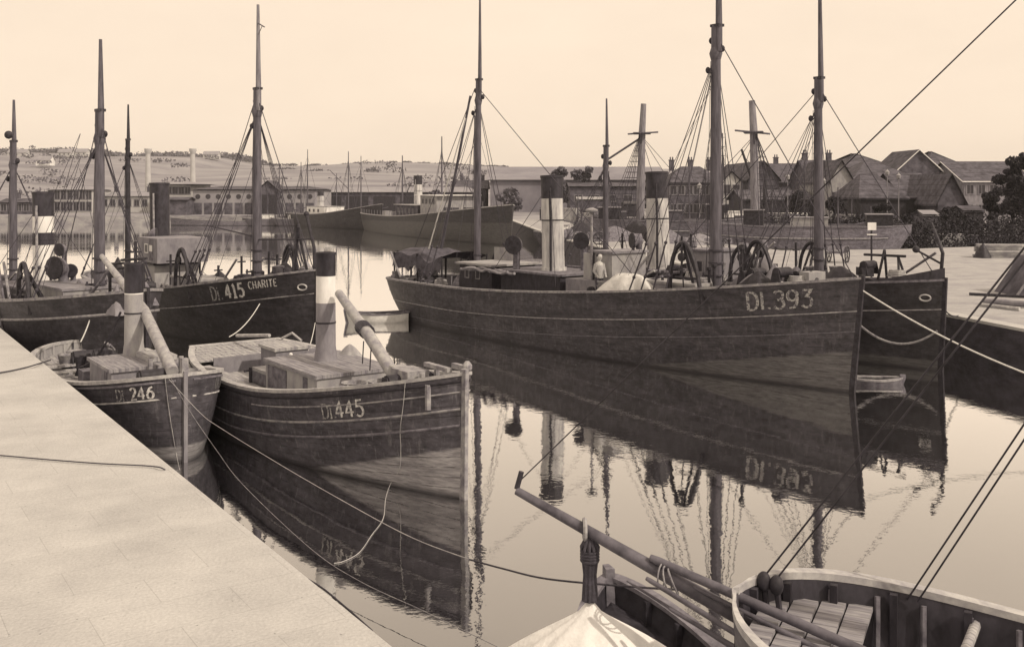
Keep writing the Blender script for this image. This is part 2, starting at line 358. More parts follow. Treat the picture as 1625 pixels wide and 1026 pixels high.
# ------------------------------------------------------------------ hulls
class Hull:
    def __init__(s, L, B, zs, zm, zb, counter=1.6, tm=.35, rake=.5, bulw=.55, fullbow=.6, bowp=2.2, bows=.8, keel=-1.2, transom=0, pw_=1.7, sternfrac=.3, bowV=.7):
        s.__dict__.update(locals()); del s.__dict__['s']
    def lx(s, d): return d-s.L/2
    def sheer(s, d):
        t = d/s.L
        if t < s.tm: return s.zm+(s.zs-s.zm)*((s.tm-t)/s.tm)**2
        return s.zm+(s.zb-s.zm)*((t-s.tm)/(1-s.tm))**s.pw_
    def half(s, d):
        t = max(0, min(1, d/s.L))
        if t > s.fullbow:
            u = (t-s.fullbow)/(1-s.fullbow); return s.B*max(0, 1-u**s.bowp)**s.bows
        if t < s.sternfrac:
            u = (s.sternfrac-t)/s.sternfrac
            if s.transom: return s.B*(1-(1-s.transom)*u*u)
            return s.B*max(0, 1-u**2.4)**.5
        return s.B
    def zlow(s, d):
        if s.transom or s.counter <= 0: return s.keel
        c = s.counter
        if d >= 2*c: return s.keel
        if d >= c: return 0+(s.keel)*((d-c)/c)
        return (s.zs-.45)*(1-d/c)
    def pt(s, d, v, side=-1, off=0):
        zl = s.zlow(d); zt = s.sheer(d); z = zl+(zt-zl)*v; t = d/s.L
        ell = max(0, 1-(1-v)**4)**.25; vv = v**s.bowV if v > 0 else 0
        if t > s.fullbow-.1: w = max(.12, 1-(t-s.fullbow+.1)/(1.1-s.fullbow))
        elif t < s.sternfrac: w = .55+.45*(t/s.sternfrac) if not s.transom else .5+.5*t/s.sternfrac
        else: w = 1
        y = s.half(d)*(w*ell+(1-w)*vv)+off
        k = max(0, (t-.72)/.28)
        x = s.lx(d)-s.rake*(1-v)*k*k
        return Vector((x, side*y, z))
    def vz(s, d, z): zl = s.zlow(d); return (z-zl)/(s.sheer(d)-zl)
    def stations(s, n):
        return [s.L*(.5-.5*math.cos(math.pi*(i/n))) if True else 0 for i in range(n+1)]
    def build(s, root, mh, mdeck, mrail, mbulw, n=56, nv=14, rail_r=.055, strakes=(), deckz=None, deck=True):
        st = s.stations(n); mb = MB(); uv = []
        for side in (-1, 1):
            o = len(mb.v)
            for d in st:
                for j in range(nv+1):
                    v = j/nv; mb.v.append(tuple(s.pt(d, v, side))); uv.append((d, v))
            for i in range(n):
                for j in range(nv):
                    a = o+i*(nv+1)+j; f = (a, a+1, a+nv+2, a+nv+1); mb.f.append(f if side > 0 else f[::-1])
        if s.transom:
            a = len(mb.v); 
            for side in (-1, 1):
                for j in range(nv+1): mb.v.append(tuple(s.pt(0, j/nv, side)+Vector((-.002, 0, 0)))); uv.append((0, j/nv))
            for j in range(nv): mb.f.append((a+j, a+j+1, a+nv+1+j+1, a+nv+1+j))
        ho = mb.build('hull', mh, root, smooth=35)
        ul = ho.data.uv_layers.new(name='UVMap')
        for lp in ho.data.loops: ul.data[lp.index].uv = uv[lp.vertex_index]
        # inner bulwark and deck
        tk = .09; ib = MB(); dk = MB()
        def inn(d, side, z):
            p = s.pt(d, max(0, min(1, s.vz(d, z))), side); y = max(.0, abs(p.y)-tk); return Vector((p.x, side*y, z))
        di = [d for d in st if s.half(d) > tk+.03]
        for side in (-1, 1):
            o = len(ib.v)
            for d in di:
                zt = s.sheer(d); zd = zt-s.bulw
                ib.v.append(tuple(inn(d, side, zt+.0))); ib.v.append(tuple(inn(d, side, zd-.03)))
            for i in range(len(di)-1):
                a = o+2*i; ib.f.append((a, a+2, a+3, a+1) if side < 0 else (a+1, a+3, a+2, a))
            for d in di[2:-2:3]:      # stanchions
                zt = s.sheer(d); p = inn(d, side, zt-.05); q = inn(d, side, zt-s.bulw)
                ib.box(((p.x+q.x)/2, (p.y+q.y)/2-side*.03, (p.z+q.z)/2), (.07, .07, s.bulw))
        ib.build('bulwark', mbulw, root)
        if deck:
            o = 0
            for d in di:
                zd = s.sheer(d)-s.bulw; a = inn(d, -1, zd); b = inn(d, 1, zd)
                dk.v += [tuple(a), (a.x, 0, zd+.05), tuple(b)]
            for i in range(len(di)-1):
                a = 3*i; dk.f += [(a, a+3, a+4, a+1), (a+1, a+4, a+5, a+2)]
            dk.build('deck', mdeck, root)
        # rail cap: flat moulding on top of the bulwark
        rl = MB()
        for side in (-1, 1):
            ds = st; o = len(rl.v)
            for i, d in enumerate(ds):
                z = s.sheer(d); p = s.pt(d, 1, side); yo = abs(p.y)+rail_r*.6; yi = max(0, abs(p.y)-(.10 if s.bulw > .6 else .15))
                for y, zz in ((yo, z-.02), (yo, z+rail_r), (yi, z+rail_r), (yi, z-.02)): rl.v.append((p.x+(.04 if i == len(ds)-1 else 0)-(.04 if i == 0 else 0), side*y, zz))
            for i in range(len(ds)-1):
                for k in range(4):
                    a = o+4*i+k; b = o+4*i+(k+1) % 4; f = (a, b, b+4, a+4); rl.f.append(f if side < 0 else f[::-1])
        if s.transom:
            rl.box((s.lx(0)+.03, 0, s.zs+rail_r/2), (.16, 2*s.half(0)+.1, rail_r))
        rl.build('rail', mrail, root)
        for (dz, r, m, d0, d1) in strakes:
            for side in (-1, 1):
                pts = []
                N = 40
                for i in range(N+1):
                    d = d0+(d1-d0)*i/N; z = s.sheer(d)-dz; pts.append(s.pt(d, s.vz(d, z), side, .004))
                MB().tube(pts, r, 6).build('rubbing_strake', m, root, smooth=60)
        # stem post and rudder-side keel
        sm = MB(); pts = [s.pt(s.L, v, 1)+Vector((.03, 0, 0)) for v in (0, .25, .5, .75, 1)]
        for a, b in zip(pts[:-1], pts[1:]):
            pass
        vs = []
        for p in pts+[pts[-1]+Vector((0.0, 0, .10))]:
            for x, y in ((-.12, -.055), (.05, -.04), (.05, .04), (-.12, .055)): vs.append((p.x+x, y, p.z))
        fs = []
        for i in range(len(pts)):
            for k in range(4): fs.append((4*i+k, 4*i+(k+1) % 4, 4*i+4+(k+1) % 4, 4*i+4+k))
        fs.append(tuple(4*len(pts)+k for k in range(4)))
        sm.add(vs, fs); s.bulw > .6 or sm.build('stem_post', M_RAILD if s.L < 4 else M_RAIL if s.L > 12 and s.transom else M_GREY if s.L < 12 else M_DARK, root)
        return ho

# ------------------------------------------------------------------ painted lettering on hulls
def arc(cx, cy, rx, ry, a0, a1, n=12): return [(cx+rx*math.cos(R(a0+(a1-a0)*i/n)), cy+ry*math.sin(R(a0+(a1-a0)*i/n))) for i in range(n+1)]
GL = {
 'D': (.62, [[(0, 0), (0, 1)], [(0, 1), (.22, 1)]+arc(.22, .5, .36, .5, 90, -90)+[(0, 0)]]),
 'i': (.22, [[(.05, 0), (.05, .66)], [(.05, .84), (.05, .95)]]),
 'I': (.26, [[(.08, 0), (.08, 1)]]),
 '.': (.22, [[(.06, 0), (.06, .1)]]),
 '3': (.62, [arc(.27, .75, .25, .25, 150, -80)[:]+[(.2, .5)], [(.2, .5)]+arc(.27, .27, .3, .27, 80, -150)]),
 'F': (.62, [[(.04, .97), (.54, .97), (.24, .6)]+arc(.27, .29, .28, .29, 75, -150)]),
 '9': (.66, [arc(.29, .7, .27, .28, 0, 360, 20), arc(.24, .5, .32, .5, 25, -70)+[(.1, .02)]]),
 '4': (.68, [[(.62, .28), (0, .28), (.42, 1), (.42, 0)]]),
 '1': (.48, [[(.06, .82), (.22, 1), (.22, 0)], [(.04, 0), (.40, 0)]]),
 '5': (.62, [[(.50, .98), (.12, .98), (.08, .56)]+arc(.25, .32, .29, .31, 105, -140)]),
 '2': (.62, [arc(.27, .73, .25, .25, 165, -30)+[(.02, .03), (.56, .03)]]),
 '6': (.64, [[(.5, .95), (.25, .82), (.06, .5)]+arc(.29, .3, .26, .29, 150, -200, 22)]),
 'C': (.66, [arc(.32, .5, .32, .5, 50, 310, 16)]),
 'H': (.68, [[(.04, 0), (.04, 1)], [(.54, 0), (.54, 1)], [(.04, .5), (.54, .5)]]),
 'A': (.70, [[(0, 0), (.3, 1), (.6, 0)], [(.12, .35), (.48, .35)]]),
 'R': (.64, [[(.04, 0), (.04, 1), (.3, 1)]+arc(.3, .75, .22, .25, 90, -90)+[(.04, .5)], [(.28, .5), (.54, 0)]]),
 'T': (.62, [[(0, .97), (.56, .97)], [(.28, .97), (.28, 0)]]),
 'E': (.58, [[(.48, .97), (.04, .97), (.04, .03), (.48, .03)], [(.04, .5), (.4, .5)]]),
 'S': (.0, []), ' ': (.35, []),
}
def lettering(h, root, text, d0, z0, size, m, wid=.10, side=-1, name='hull_number', slope=True, serif=False, label=None):
    """painted strokes laid on the side of hull h starting at station d0, z0 below the rail"""
    mb = MB()
    tab = [(0, d0)]; d = d0; acc = 0; step = .02
    def sp(d, dz): return h.pt(d, h.vz(d, h.sheer(d)-dz), side)
    while d < h.L-.05 and acc < 12:
        a = sp(d, z0); b = sp(d+step, z0); acc += (b-a).length; d += step; tab.append((acc, d))
    def dat(x):
        if x < 0: return d0+x
        lo, hi = 0, len(tab)-1
        while hi-lo > 1:
            md = (lo+hi)//2
            if tab[md][0] < x: lo = md
            else: hi = md
        (a, p), (b, q) = tab[lo], tab[hi]; return p+(q-p)*(x-a)/max(1e-6, b-a)
    def surf(x, y, off):
        if side > 0: x = WID-x
        d = dat(x); dz = z0-y; p = sp(d, dz); e1 = sp(d+.03, dz)-p; e2 = sp(d, dz-.03)-p; nn = e1.cross(e2).normalized()
        if nn.y*side < 0: nn = -nn
        return p+nn*off
    WID = sum(GL[c][0]+.14 for c in text)*size
    x = 0; cnt = 0
    for c in text:
        wdt, strokes = GL[c]
        ss = list(strokes)
        if serif:
            for st in strokes:
                for q in (st[0], st[-1]):
                    if len(st) == 2 and st[0][0] == st[-1][0] and abs(st[0][1]-st[1][1]) > .3: ss.append([(q[0]-.1, q[1]), (q[0]+.1, q[1])])
        for st in ss:
            cnt += 1; pts = []
            for (ax, ay), (bx, by) in zip(st[:-1], st[1:]):
                L = math.hypot(bx-ax, by-ay)*size; k = max(1, int(L/.08))
                for i in range(k): pts.append((ax+(bx-ax)*i/k, ay+(by-ay)*i/k))
            pts.append(st[-1]); pts = [Vector((p[0]*size+x, p[1]*size)) for p in pts]; o = len(mb.v)
            for i, p in enumerate(pts):
                t = pts[min(i+1, len(pts)-1)]-pts[max(i-1, 0)]
                t = t.normalized() if t.length > 1e-6 else Vector((1, 0)); q = Vector((-t.y, t.x))
                ww = wid*size*(.5 if len(ss) else .5)*(1.15 if abs(t.y) > .6 else .75)
                off = .012+.0025*(cnt % 4)
                for sg in (-1, 1): r = p+q*ww*sg; mb.v.append(tuple(surf(r.x, r.y, off)))
            for i in range(len(pts)-1): mb.f.append((o+2*i, o+2*i+1, o+2*i+3, o+2*i+2))
        x += (wdt+.14)*size
    ob = mb.build(name, m, root)
    if label: ob['label'] = label
    return ob

# ------------------------------------------------------------------ fittings
def cowl(root, x, y, z, h, r=.16, face=-1, m=None, ang=None):
    m = m or M_RAILD; a = ang if ang is not None else (math.pi if face < 0 else 0); dxx, dyy = math.cos(a), math.sin(a)
    pts = [(x, y, z), (x, y, z+h*.55), (x, y, z+h*.75)]; rs = [r*.75, r*.75, r*.8]
    for i, t in enumerate((25, 50, 75, 90)):
        q = R(t); pts.append((x+dxx*(1-math.cos(q))*r*1.2, y+dyy*(1-math.cos(q))*r*1.2, z+h*.75+math.sin(q)*r*1.2)); rs.append(r*(.9+.25*(i+1)))
    pts.append((x+dxx*r*1.9, y+dyy*r*1.9, z+h*.75+r*1.25)); rs.append(r*2.0)
    MB().tube(pts, rs, 14).build('cowl_vent', m, root, smooth=50)
    e_ = MB(); p = Vector(pts[-1]); e_.tube([p+Vector((dxx*.0, dyy*.0, 0)), p+Vector((dxx*.03, dyy*.03, 0))], [r*2.05, r*1.95], 14).build('vent_mouth', M_DARK, root)
def proj(root, x, y, z):
    a = root.rotation_euler[2]; ca, sa = math.cos(a), math.sin(a); X = root.location.x+ca*x-sa*y; Y = root.location.y+sa*x+ca*y
    return (CX+F*X/Y, HY+F*(H-z)/Y)
def sol(root, h, px, y):      # station whose local point (., y) stands on photo column px
    lo, hi = 0, h.L
    for _ in range(40):
        md = (lo+hi)/2
        if proj(root, h.lx(md), y, 0)[0] < px: lo = md
        else: hi = md
    return lo
def solr(root, h, px, dz=.4, side=-1):   # the same on the side of the hull
    lo, hi = 0, h.L-.02
    for _ in range(40):
        md = (lo+hi)/2; p = h.pt(md, h.vz(md, h.sheer(md)-dz), side)
        if proj(root, p.x, p.y, 0)[0] < px: lo = md
        else: hi = md
    return lo
def onhull(root, h, px, py, off=.03, side=-1):    # point of the hull side seen at a photo pixel
    lo, hi = .02, 1.0; best = None
    for i in range(60):
        v = .1+.9*i/59; a, b = 0.0, h.L-.02
        for _ in range(26):
            md = (a+b)/2; p = h.pt(md, v, side)
            if proj(root, p.x, p.y, p.z)[0] < px: a = md
            else: b = md
        p = h.pt(a, v, side); q = proj(root, p.x, p.y, p.z); e = abs(q[1]-py)
        if best is None or e < best[0]: best = (e, p)
    p = best[1]; an = root.rotation_euler[2]; ca, sa = math.cos(an), math.sin(an)
    w_ = Vector((root.location.x+ca*p.x-sa*p.y, root.location.y+sa*p.x+ca*p.y, p.z)); d_ = (Vector((0, 0, H))-w_).normalized()
    return w_+d_*off
def gallows(root, h, d, side, hgt=1.45, wd=1.15, name='gallows'):
    z = h.sheer(d)-.1; y = side*(abs(h.pt(d, 1, side).y)-.2); x = h.lx(d)
    arch = [(x-wd/2, y, z-.35), (x-wd*.42, y, z+hgt*.5), (x-wd*.25, y, z+hgt*.86), (x-.02, y, z+hgt), (x+wd*.2, y, z+hgt*.88), (x+wd*.42, y, z+hgt*.5), (x+wd*.62, y, z-.3)]
    g_ = MB().tube(smoothpath(arch, 5), .075, 6).build(name, M_DARK, root, smooth=60)
    b = MB(); b.tube([(x, y, z+hgt*.95), (x-wd*.1, y-side*.8, z-.35)], .05, 6); b.tube([(x+wd*.1, y, z+hgt*.95), (x+wd*.2, y-side*.8, z-.35)], .05, 6)
    b.tube([(x-wd*.3, y, z+hgt*.3), (x+wd*.45, y, z+hgt*.3)], .04, 6); b.build('brace', M_DARK, g_)
    s_ = MB().tube([(x+.02, y+side*.06, z+hgt*.72), (x+.02, y+side*.16, z+hgt*.72)], .14, 12); s_.tube([(x+.02, y+side*.1, z+hgt*.72), (x+.02, y+side*.1, z+hgt)], .03, 6)
    s_.tube([(x+.02, y+side*.1, z+hgt*.6), (x+.1, y+side*.1, z+.1), (x-.05, y+side*.05, z-.2)], .025, 5); s_.build('sheave', M_DARK, g_)
def winch(root, x, y, z, w=1.2, r=.24):
    m = MB(); m.tube([(x, y-w/2, z+.35), (x, y+w/2, z+.35)], r, 14)
    for k in (-.5, -.05, .5): m.tube([(x, y+w*k-.03, z+.35), (x, y+w*k+.03, z+.35)], r*1.5, 16)
    for k in (-.55, .55): m.box((x, y+w*k, z+.2), (.5, .06, .5), taper=.6)
    m.build('winch', M_DARK, root, smooth=40)
def mast(root, h, d, zc, ztop, r=.17, lean=0, m=None, mt=None, base=None, nsh=3, spread=.55, forestay=True, back=True, wide=0, hoops=True, lowest=None, rig=True, leanside=0, band=False, cap=.02):
    m = m or M_MAST; x = h.lx(d); zb = (h.sheer(d)-h.bulw) if base is None else base
    def at(z): return Vector((x+lean*(z-zb), leanside*(z-zb), z))
    mo = MB().tube([at(zb), at(zb+.5), at((zb+zc)/2), at(zc)], [r*1.1, r*1.05, r, r*.82], 12).build('mast', m, root, smooth=60)
    if ztop > zc+.05:
        o2 = Vector((r*1.2, 0, 0))
        MB().tube([at(zc-.9)+o2*.6, at(zc)+o2*.6, at(ztop)+o2*.4], [r*.62, r*.6, r*.3], 10).build('topmast', mt or m, mo, smooth=60)
        MB().box(at(zc)+Vector((r*.3, 0, -.02)), (r*2.0, r*1.5, .09)).build('mast_cap', M_DARK, mo)
        MB().tube([at(zc-1.15), at(zc-.95), at(zc-.75)], [r*.9, r*1.18, r*.85], 12).build('hounds', m, mo, smooth=60)
    if not rig: return mo
    # blocks under the cap
    for k, (dx_, dy_, dz_) in enumerate(((-.20, 0, -.5), (.2, .1, -.8), (-.24, -.12, -1.5))): MB().ball(at(zc+dz_)+Vector((dx_, dy_, 0)), .085, 7, 1.35).build('block', M_DARK, mo, smooth=60)
    for side in (-1, 1):
        for k in range(nsh):
            dd = d-.25-k*spread; p = h.pt(dd, 1, side); p.z += .0; q = at(zc-.95)
            t = MB(); t.tube([q, q.lerp(p, .8)], .014, 5); t.tube([q.lerp(p, .8), p], .028, 6); t.ball(q.lerp(p, .8), .06, 5); t.ball(q.lerp(p, .94), .06, 5)
            t.build('shroud', M_ROPED, root)
    if forestay:
        p = h.pt(h.L-.25, 1, 1); p.y = 0; MB().tube([at(zc-.3), p], .017, 5).build('forestay', M_ROPED, root)
    if back:
        p = Vector((h.lx(max(.3, d-back if isinstance(back, (int, float)) and back is not True else d-5)), 0, h.sheer(d)-.2)); MB().tube([at(zc-.2), p], .016, 5).build('backstay', M_ROPED, root)
    # gear at the foot: fife rail, halyards
    f = MB(); f.tube([at(zb+.9)+Vector((-.28, -.35, 0)), at(zb+.9)+Vector((-.28, .35, 0))], .035, 6)
    for s_ in (-.3, .3): f.tube([at(zb)+Vector((-.28, s_, 0)), at(zb+1.0)+Vector((-.28, s_, 0))], .035, 6)
    for s_ in (-.16, -.02, .14): f.tube([at(zc-1.2)+Vector((-.16, s_*.5, 0)), at(zb+.9)+Vector((-.28, s_, 0))], .011, 4)
    for k in range(3): f.lathe(at(zb+.9+.42*k)*1.0, [(r*1.35, 0), (r*1.35, .05)], 10)
    f.build('halyards', M_ROPED, mo)
    return mo
def funnel(root, h, d, z0, z1, zblack, r=.42, white=None, lean=-.03, band=None, pipe=True, pm=None):
    x = h.lx(d); L = lambda z: x+lean*(z-z0)
    def cyl(mb, a, b, rr, ra=None): mb.tube([(L(a), 0, a), (L(b), 0, b)], [rr, ra or rr], 24)
    w_ = MB(); cyl(w_, z0, zblack, r*1.04, r); w_.tube([(L(z0), 0, z0-.3), (L(z0), 0, z0+.25)], [r*1.25, r*1.22], 24)
    fo = w_.build('funnel', white or M_FUN, root, smooth=50)
    t = MB(); t.tube([(L(zblack), 0, zblack-.002), (L(z1-.06), 0, z1-.06)], [r*1.01, r*1.03], 24, False); t.tube([(L(z1-.1), 0, z1-.1), (L(z1), 0, z1)], [r*1.08, r*1.08], 24, False)
    t.tube([(L(z1-.05), 0, z1-.05), (L(zblack), 0, zblack+.1)], [r*.95, r*.93], 24, True)
    t.build('funnel_top', M_BLACK, fo, smooth=50)
    if band:
        b = MB(); b.tube([(L(band[0]), 0, band[0]), (L(band[1]), 0, band[1])], [r*1.035, r*1.03], 24, False); b.build('funnel_band', M_BLACK, fo, smooth=50)
    hp = MB(); hp.tube([(L(zblack-.9), 0, zblack-.9), (L(zblack-.85), 0, zblack-.85)], [r*1.05, r*1.05], 24, False); hp.build('funnel_hoop', M_DARK, fo)
    for zs_ in (z0+(zblack-z0)*.33, z0+(zblack-z0)*.68): q_ = MB(); q_.tube([(L(zs_), 0, zs_), (L(zs_+.02), 0, zs_+.02)], [r*1.045, r*1.045], 24, False); q_.build('plate_seam', white or M_FUN, fo)
    for sx, sy in ((-1, -1), (-1, 1), (1, -1), (1, 1)): MB().tube([(L(zblack+.1)+sx*r*.7, sy*r*.7, zblack+.1), (x+sx*2.2, sy*1.7, z0-.3)], .012, 4).build('funnel_stay', M_ROPED, fo)
    if pipe:
        pp = MB(); px_, py_ = L(z0)+r*.75, -r*.95
        pp.tube([(px_, py_, z0-.2), (px_, py_, (z0+z1)/2), (px_+lean*(z1-z0)*.6, py_, z1-.5)], .05, 8); pp.build('steam_pipe', pm or M_RAIL, fo, smooth=60)
    return fo
def house(root, x, y, z, dx_, dy_, dz_, m, roof=None, over=.08, win=(), name='wheelhouse', door=None, wm_=None):
    o = MB().box((x, y, z+dz_/2), (dx_, dy_, dz_)).build(name, m, root)
    if roof: MB().box((x, y, z+dz_+.04), (dx_+2*over, dy_+2*over, .08)).build('roof', roof, o)
    for (a, b, ww, hh) in win:    # a = along x from centre, b = height of centre
        for sgn in (-1, 1):
            f_ = MB()
            for (cx_, cz_, sx_, sz_) in ((a, b+hh/2+.02, ww+.08, .04), (a, b-hh/2-.02, ww+.08, .04), (a-ww/2-.02, b, .04, hh), (a+ww/2+.02, b, .04, hh)):
                f_.box((x+cx_, y+sgn*(dy_/2+.012), z+cz_), (sx_, .04, sz_))
            fo = f_.build('window', wm_ or M_RAIL, o); MB().box((x+a, y+sgn*(dy_/2+.003), z+b), (ww, .012, hh)).build('pane', M_GLASS, fo)
    if door:
        MB().box((x+door[0], y-dy_/2-.01, z+door[2]/2), (door[1], .03, door[2])).build('door', M_RAILD, o)
    return o
def heap(name, c, rx, ry, hgt, m, seed=1, n=28, k=9, pw2=1.4, fold=.12, root=None):
    rr = random.Random(seed); ph = [rr.uniform(0, 6.28) for _ in range(6)]; mb = MB()
    for j in range(k+1):
        t = j/k
        for i in range(n):
            a = 2*math.pi*i/n; wv = 1+fold*(math.sin(3*a+ph[0])+.6*math.sin(7*a+ph[1]+t*2)+.35*math.sin(13*a+ph[2]))*(t*.9+.1)
            mb.v.append((c[0]+rx*t*wv*math.cos(a), c[1]+ry*t*wv*math.sin(a), c[2]+hgt*(1-t**pw2)*(1+.5*fold*math.sin(5*a+ph[3])*t)))
    for j in range(k):
        for i in range(n): a = j*n+i; b = j*n+(i+1) % n; mb.f.append((a, a+n, b+n, b))
    return mb.build(name, m, root, smooth=60)

def frame_from(bow, dirv):   # heading angle for +x = forward
    return math.atan2(dirv[1], dirv[0])
def boat_root(name, label, cat, stern, u, L, group=None):
    c = Vector((stern[0]+u[0]*L/2, stern[1]+u[1]*L/2, 0)); return thing(name, label, cat, c, math.atan2(u[1], u[0]), group)

GT = 'steam trawlers moored in the basin'
def clutter(root, h, d0, d1, n, seed, ylim=.8, tall=1.0, zo=0):
    rr = random.Random(seed)
    for i in range(n):
        d = rr.uniform(d0, d1); yb = max(.2, abs(h.pt(d, .9, 1).y)-.35); y = rr.uniform(-1, 1)*yb*ylim; z = h.sheer(d)-h.bulw+.04+zo*rr.random(); x = h.lx(d); k = i % 8
        if tall < .7 and k == 3: continue
        mm = rr.choice([M_DARK, M_RAILD, M_RAIL, M_GREY, M_LGREY, M_DARK])
        if k == 0:
            b = MB()
            for j in range(4): b.tube([(x+(.3-.02*j)*math.cos(R(a)), y+(.3-.02*j)*math.sin(R(a)), z+.04+.06*j) for a in range(0, 361, 24)], .035, 5, False)
            b.build('rope_coil', rr.choice([M_RAILP, M_RAIL, M_ROPED]), root, smooth=60)
        elif k == 1: MB().lathe((x, y, z), [(.2, 0), (.27, .32), (.29, .34), (.26, .34), (.2, .1)], 12).build('fish_basket', M_RAIL, root, smooth=50)
        elif k == 2: MB().box((x, y, z+.14), (.7, .4, .28), rr.uniform(0, 3)).build('fish_box', mm, root)
        elif k == 3:
            a = rr.uniform(-.4, .4); L_ = rr.uniform(1.2, 2.4); hz_ = rr.uniform(.3, 1.0)*tall; MB().tube([(x, y, z+.1), (x+L_*math.cos(a), y+.3*math.sin(a), z+hz_)], .045, 6).build('loose_spar', rr.choice([M_RAIL, M_RAILD, M_SPARP]), root, smooth=60)
        elif k == 4:
            hh = rr.uniform(.5, 1.2)*tall; MB().tube([(x, y, z), (x, y, z+hh)], .05, 7).tube([(x, y-.18, z+hh*.8), (x, y+.18, z+hh*.8)], .03, 6).build('deck_post', M_DARK, root)
        elif k == 5: heap('net_heap', (x, y, z), rr.uniform(.35, .7), rr.uniform(.3, .5), rr.uniform(.3, .75)*tall, rr.choice([M_DARK, M_GREY, M_RAILD]), seed*50+i, fold=.22, pw2=1.3, n=30, k=6, root=root)
        elif k == 6: MB().tube([(x, y-.3, z+.3), (x, y+.3, z+.3)], .16, 10).box((x, y-.33, z+.2), (.4, .05, .42), taper=.5).box((x, y+.33, z+.2), (.4, .05, .42), taper=.5).build('small_winch', M_DARK, root, smooth=40)
        else:
            p = h.pt(d, 1, -1); q = h.pt(min(h.L, d+.6), 1, -1); MB().tube([p+Vector((0, .05, .05)), (p+q)/2+Vector((0, .35, -.25)), q+Vector((0, .05, .05))], .025, 5).build('rail_rope', M_RAIL, root, smooth=60)
def falls(root, h, dm, zt, n, seed):
    rr = random.Random(seed)
    for i in range(n):
        dd = dm+rr.uniform(-3.2, 1.2); sd_ = rr.choice([-1, 1]); p = h.pt(max(.5, min(h.L-.2, dd)), 1, sd_)
        MB().tube([(h.lx(dm)+rr.uniform(-.1, .1), 0, zt-rr.uniform(.2, 2.5)), (p.x, p.y*.8, p.z-.1)], .009, 4).build('running_line', M_ROPED, root)

# ================================================================== trawler DI.393 (centre)
u = (.6009, -.7993); L = 26.4
def warp(tab):
    def f(d):
        for (a0, b0), (a1, b1) in zip(tab[:-1], tab[1:]):
            if d <= a1: return b0+(b1-b0)*(d-a0)/(a1-a0)
        return tab[-1][1]+(d-tab[-1][0])
    return f
W1 = warp(((-9, -9), (0, 0), (5.85, 6.8), (10.65, 12.2), (18.5, 20.8), (23.9, 26.4))); W2 = warp(((-9, -9), (0, 0), (8.05, 9.9), (11.3, 13.3), (18.9, 21.5), (24.1, 26.4)))
X1 = lambda d: W1(d)-13.2
X2 = lambda d: W2(d)-13.2
t1 = boat_root('steam_trawler', 'long dark steam trawler numbered DI.393 across the middle of the basin', 'trawler', (-5.65, 50.5), u, L, GT)
h1 = Hull(L, 2.5, 1.62, 1.86, 3.39, counter=2.0, tm=.30, rake=.45, pw_=1.55, fullbow=.62, bowp=2.0, bows=.85)
h1.build(t1, hull_mat('hull_393', .036, .085, boot=(-.95, .17), planks=18, wear=.5, boot_c=.125, seam=.6), M_DDECK, M_RAIL, M_GREY, n=64,
         strakes=((.95, .020, M_RAIL, 1.4, 26.35), (1.55, .012, M_RAILD, 3.6, 26.35)))
lettering(h1, t1, 'DI.39F', solr(t1, h1, 1187, .45), .74, .54, M_NUMF, .15)
mast(t1, h1, W1(18.5), 11.5, 15.5, r=.19, nsh=4, spread=.5, back=False, leanside=-.0)
mast(t1, h1, W1(5.85), 10.9, 14.6, r=.15, nsh=2, spread=.6, lean=.012, forestay=False, back=False)
MB().tube([Vector((X1(5.85), 0, 10.6)), Vector((X1(16.8), -1.2, 2.3))], .016, 5).build('stay', M_ROPED, t1)
MB().tube([Vector((X1(5.7), 0, 10.5)), Vector((X1(.6), 0, 2.0))], .016, 5).build('stay', M_ROPED, t1)
# lowered gaff and boom standing against the mizzen
MB().tube([Vector((X1(5.4), 0, 10.2)), Vector((X1(3.0), .1, 2.6))], [.05, .085], 8).build('gaff', M_MAST, t1, smooth=60)
MB().tube([Vector((X1(5.2), -.1, 9.2)), Vector((X1(2.6), -.35, 2.6))], [.03, .03], 8).build('furled_sail_line', M_ROPEP, t1, smooth=60)
funnel(t1, h1, W1(10.65), 2.6, 6.55, 5.62, r=.44, pm=M_DARK)
dz = 1.65
house(t1, X1(10.6), 0, 1.6, 3.8, 2.4, 1.05, M_BLACK, M_RAILD, name='engine_casing')
house(t1, X1(7.2), 0, 1.55, 2.4, 2.3, 1.2, M_BLACK, M_LGREY, over=.15, win=((-.6, .8, .25, .3), (.2, .8, .25, .3)), name='deckhouse')
XW = sol(t1, h1, 956, -.9)
wh = house(t1, h1.lx(XW), -.1, 1.7, 1.15, 1.7, 1.95, M_LGREY, M_GREY, name='wheelhouse')
MB().box((h1.lx(XW-.85), -.85, 3.1), (.42, .1, 1.0)).build('side_board', M_LGREY, t1)
MB().box((h1.lx(XW-.45), -.97, 2.75), (.14, .06, 1.9)).build('door', M_BLACK, wh)
MB().tube([(h1.lx(XW-.35), -1.12, 1.7), (h1.lx(XW-.35), -1.12, 5.15)], .045, 8).lathe((h1.lx(XW-.35), -1.12, 5.12), [(.05, 0), (.22, .05), (.24, .12), (.05, .2)], 12).build('exhaust_post', M_RAIL, t1, smooth=50)
house(t1, h1.lx(XW-.5), -.4, 1.7, 2.0, 2.0, .95, M_GREY, None, name='lower_casing')
cowl(t1, X1(9.5), -.9, 2.6, 1.2, .19, ang=R(-60)); cowl(t1, X1(11.4), .9, 2.6, 1.5, .17, ang=R(-60))

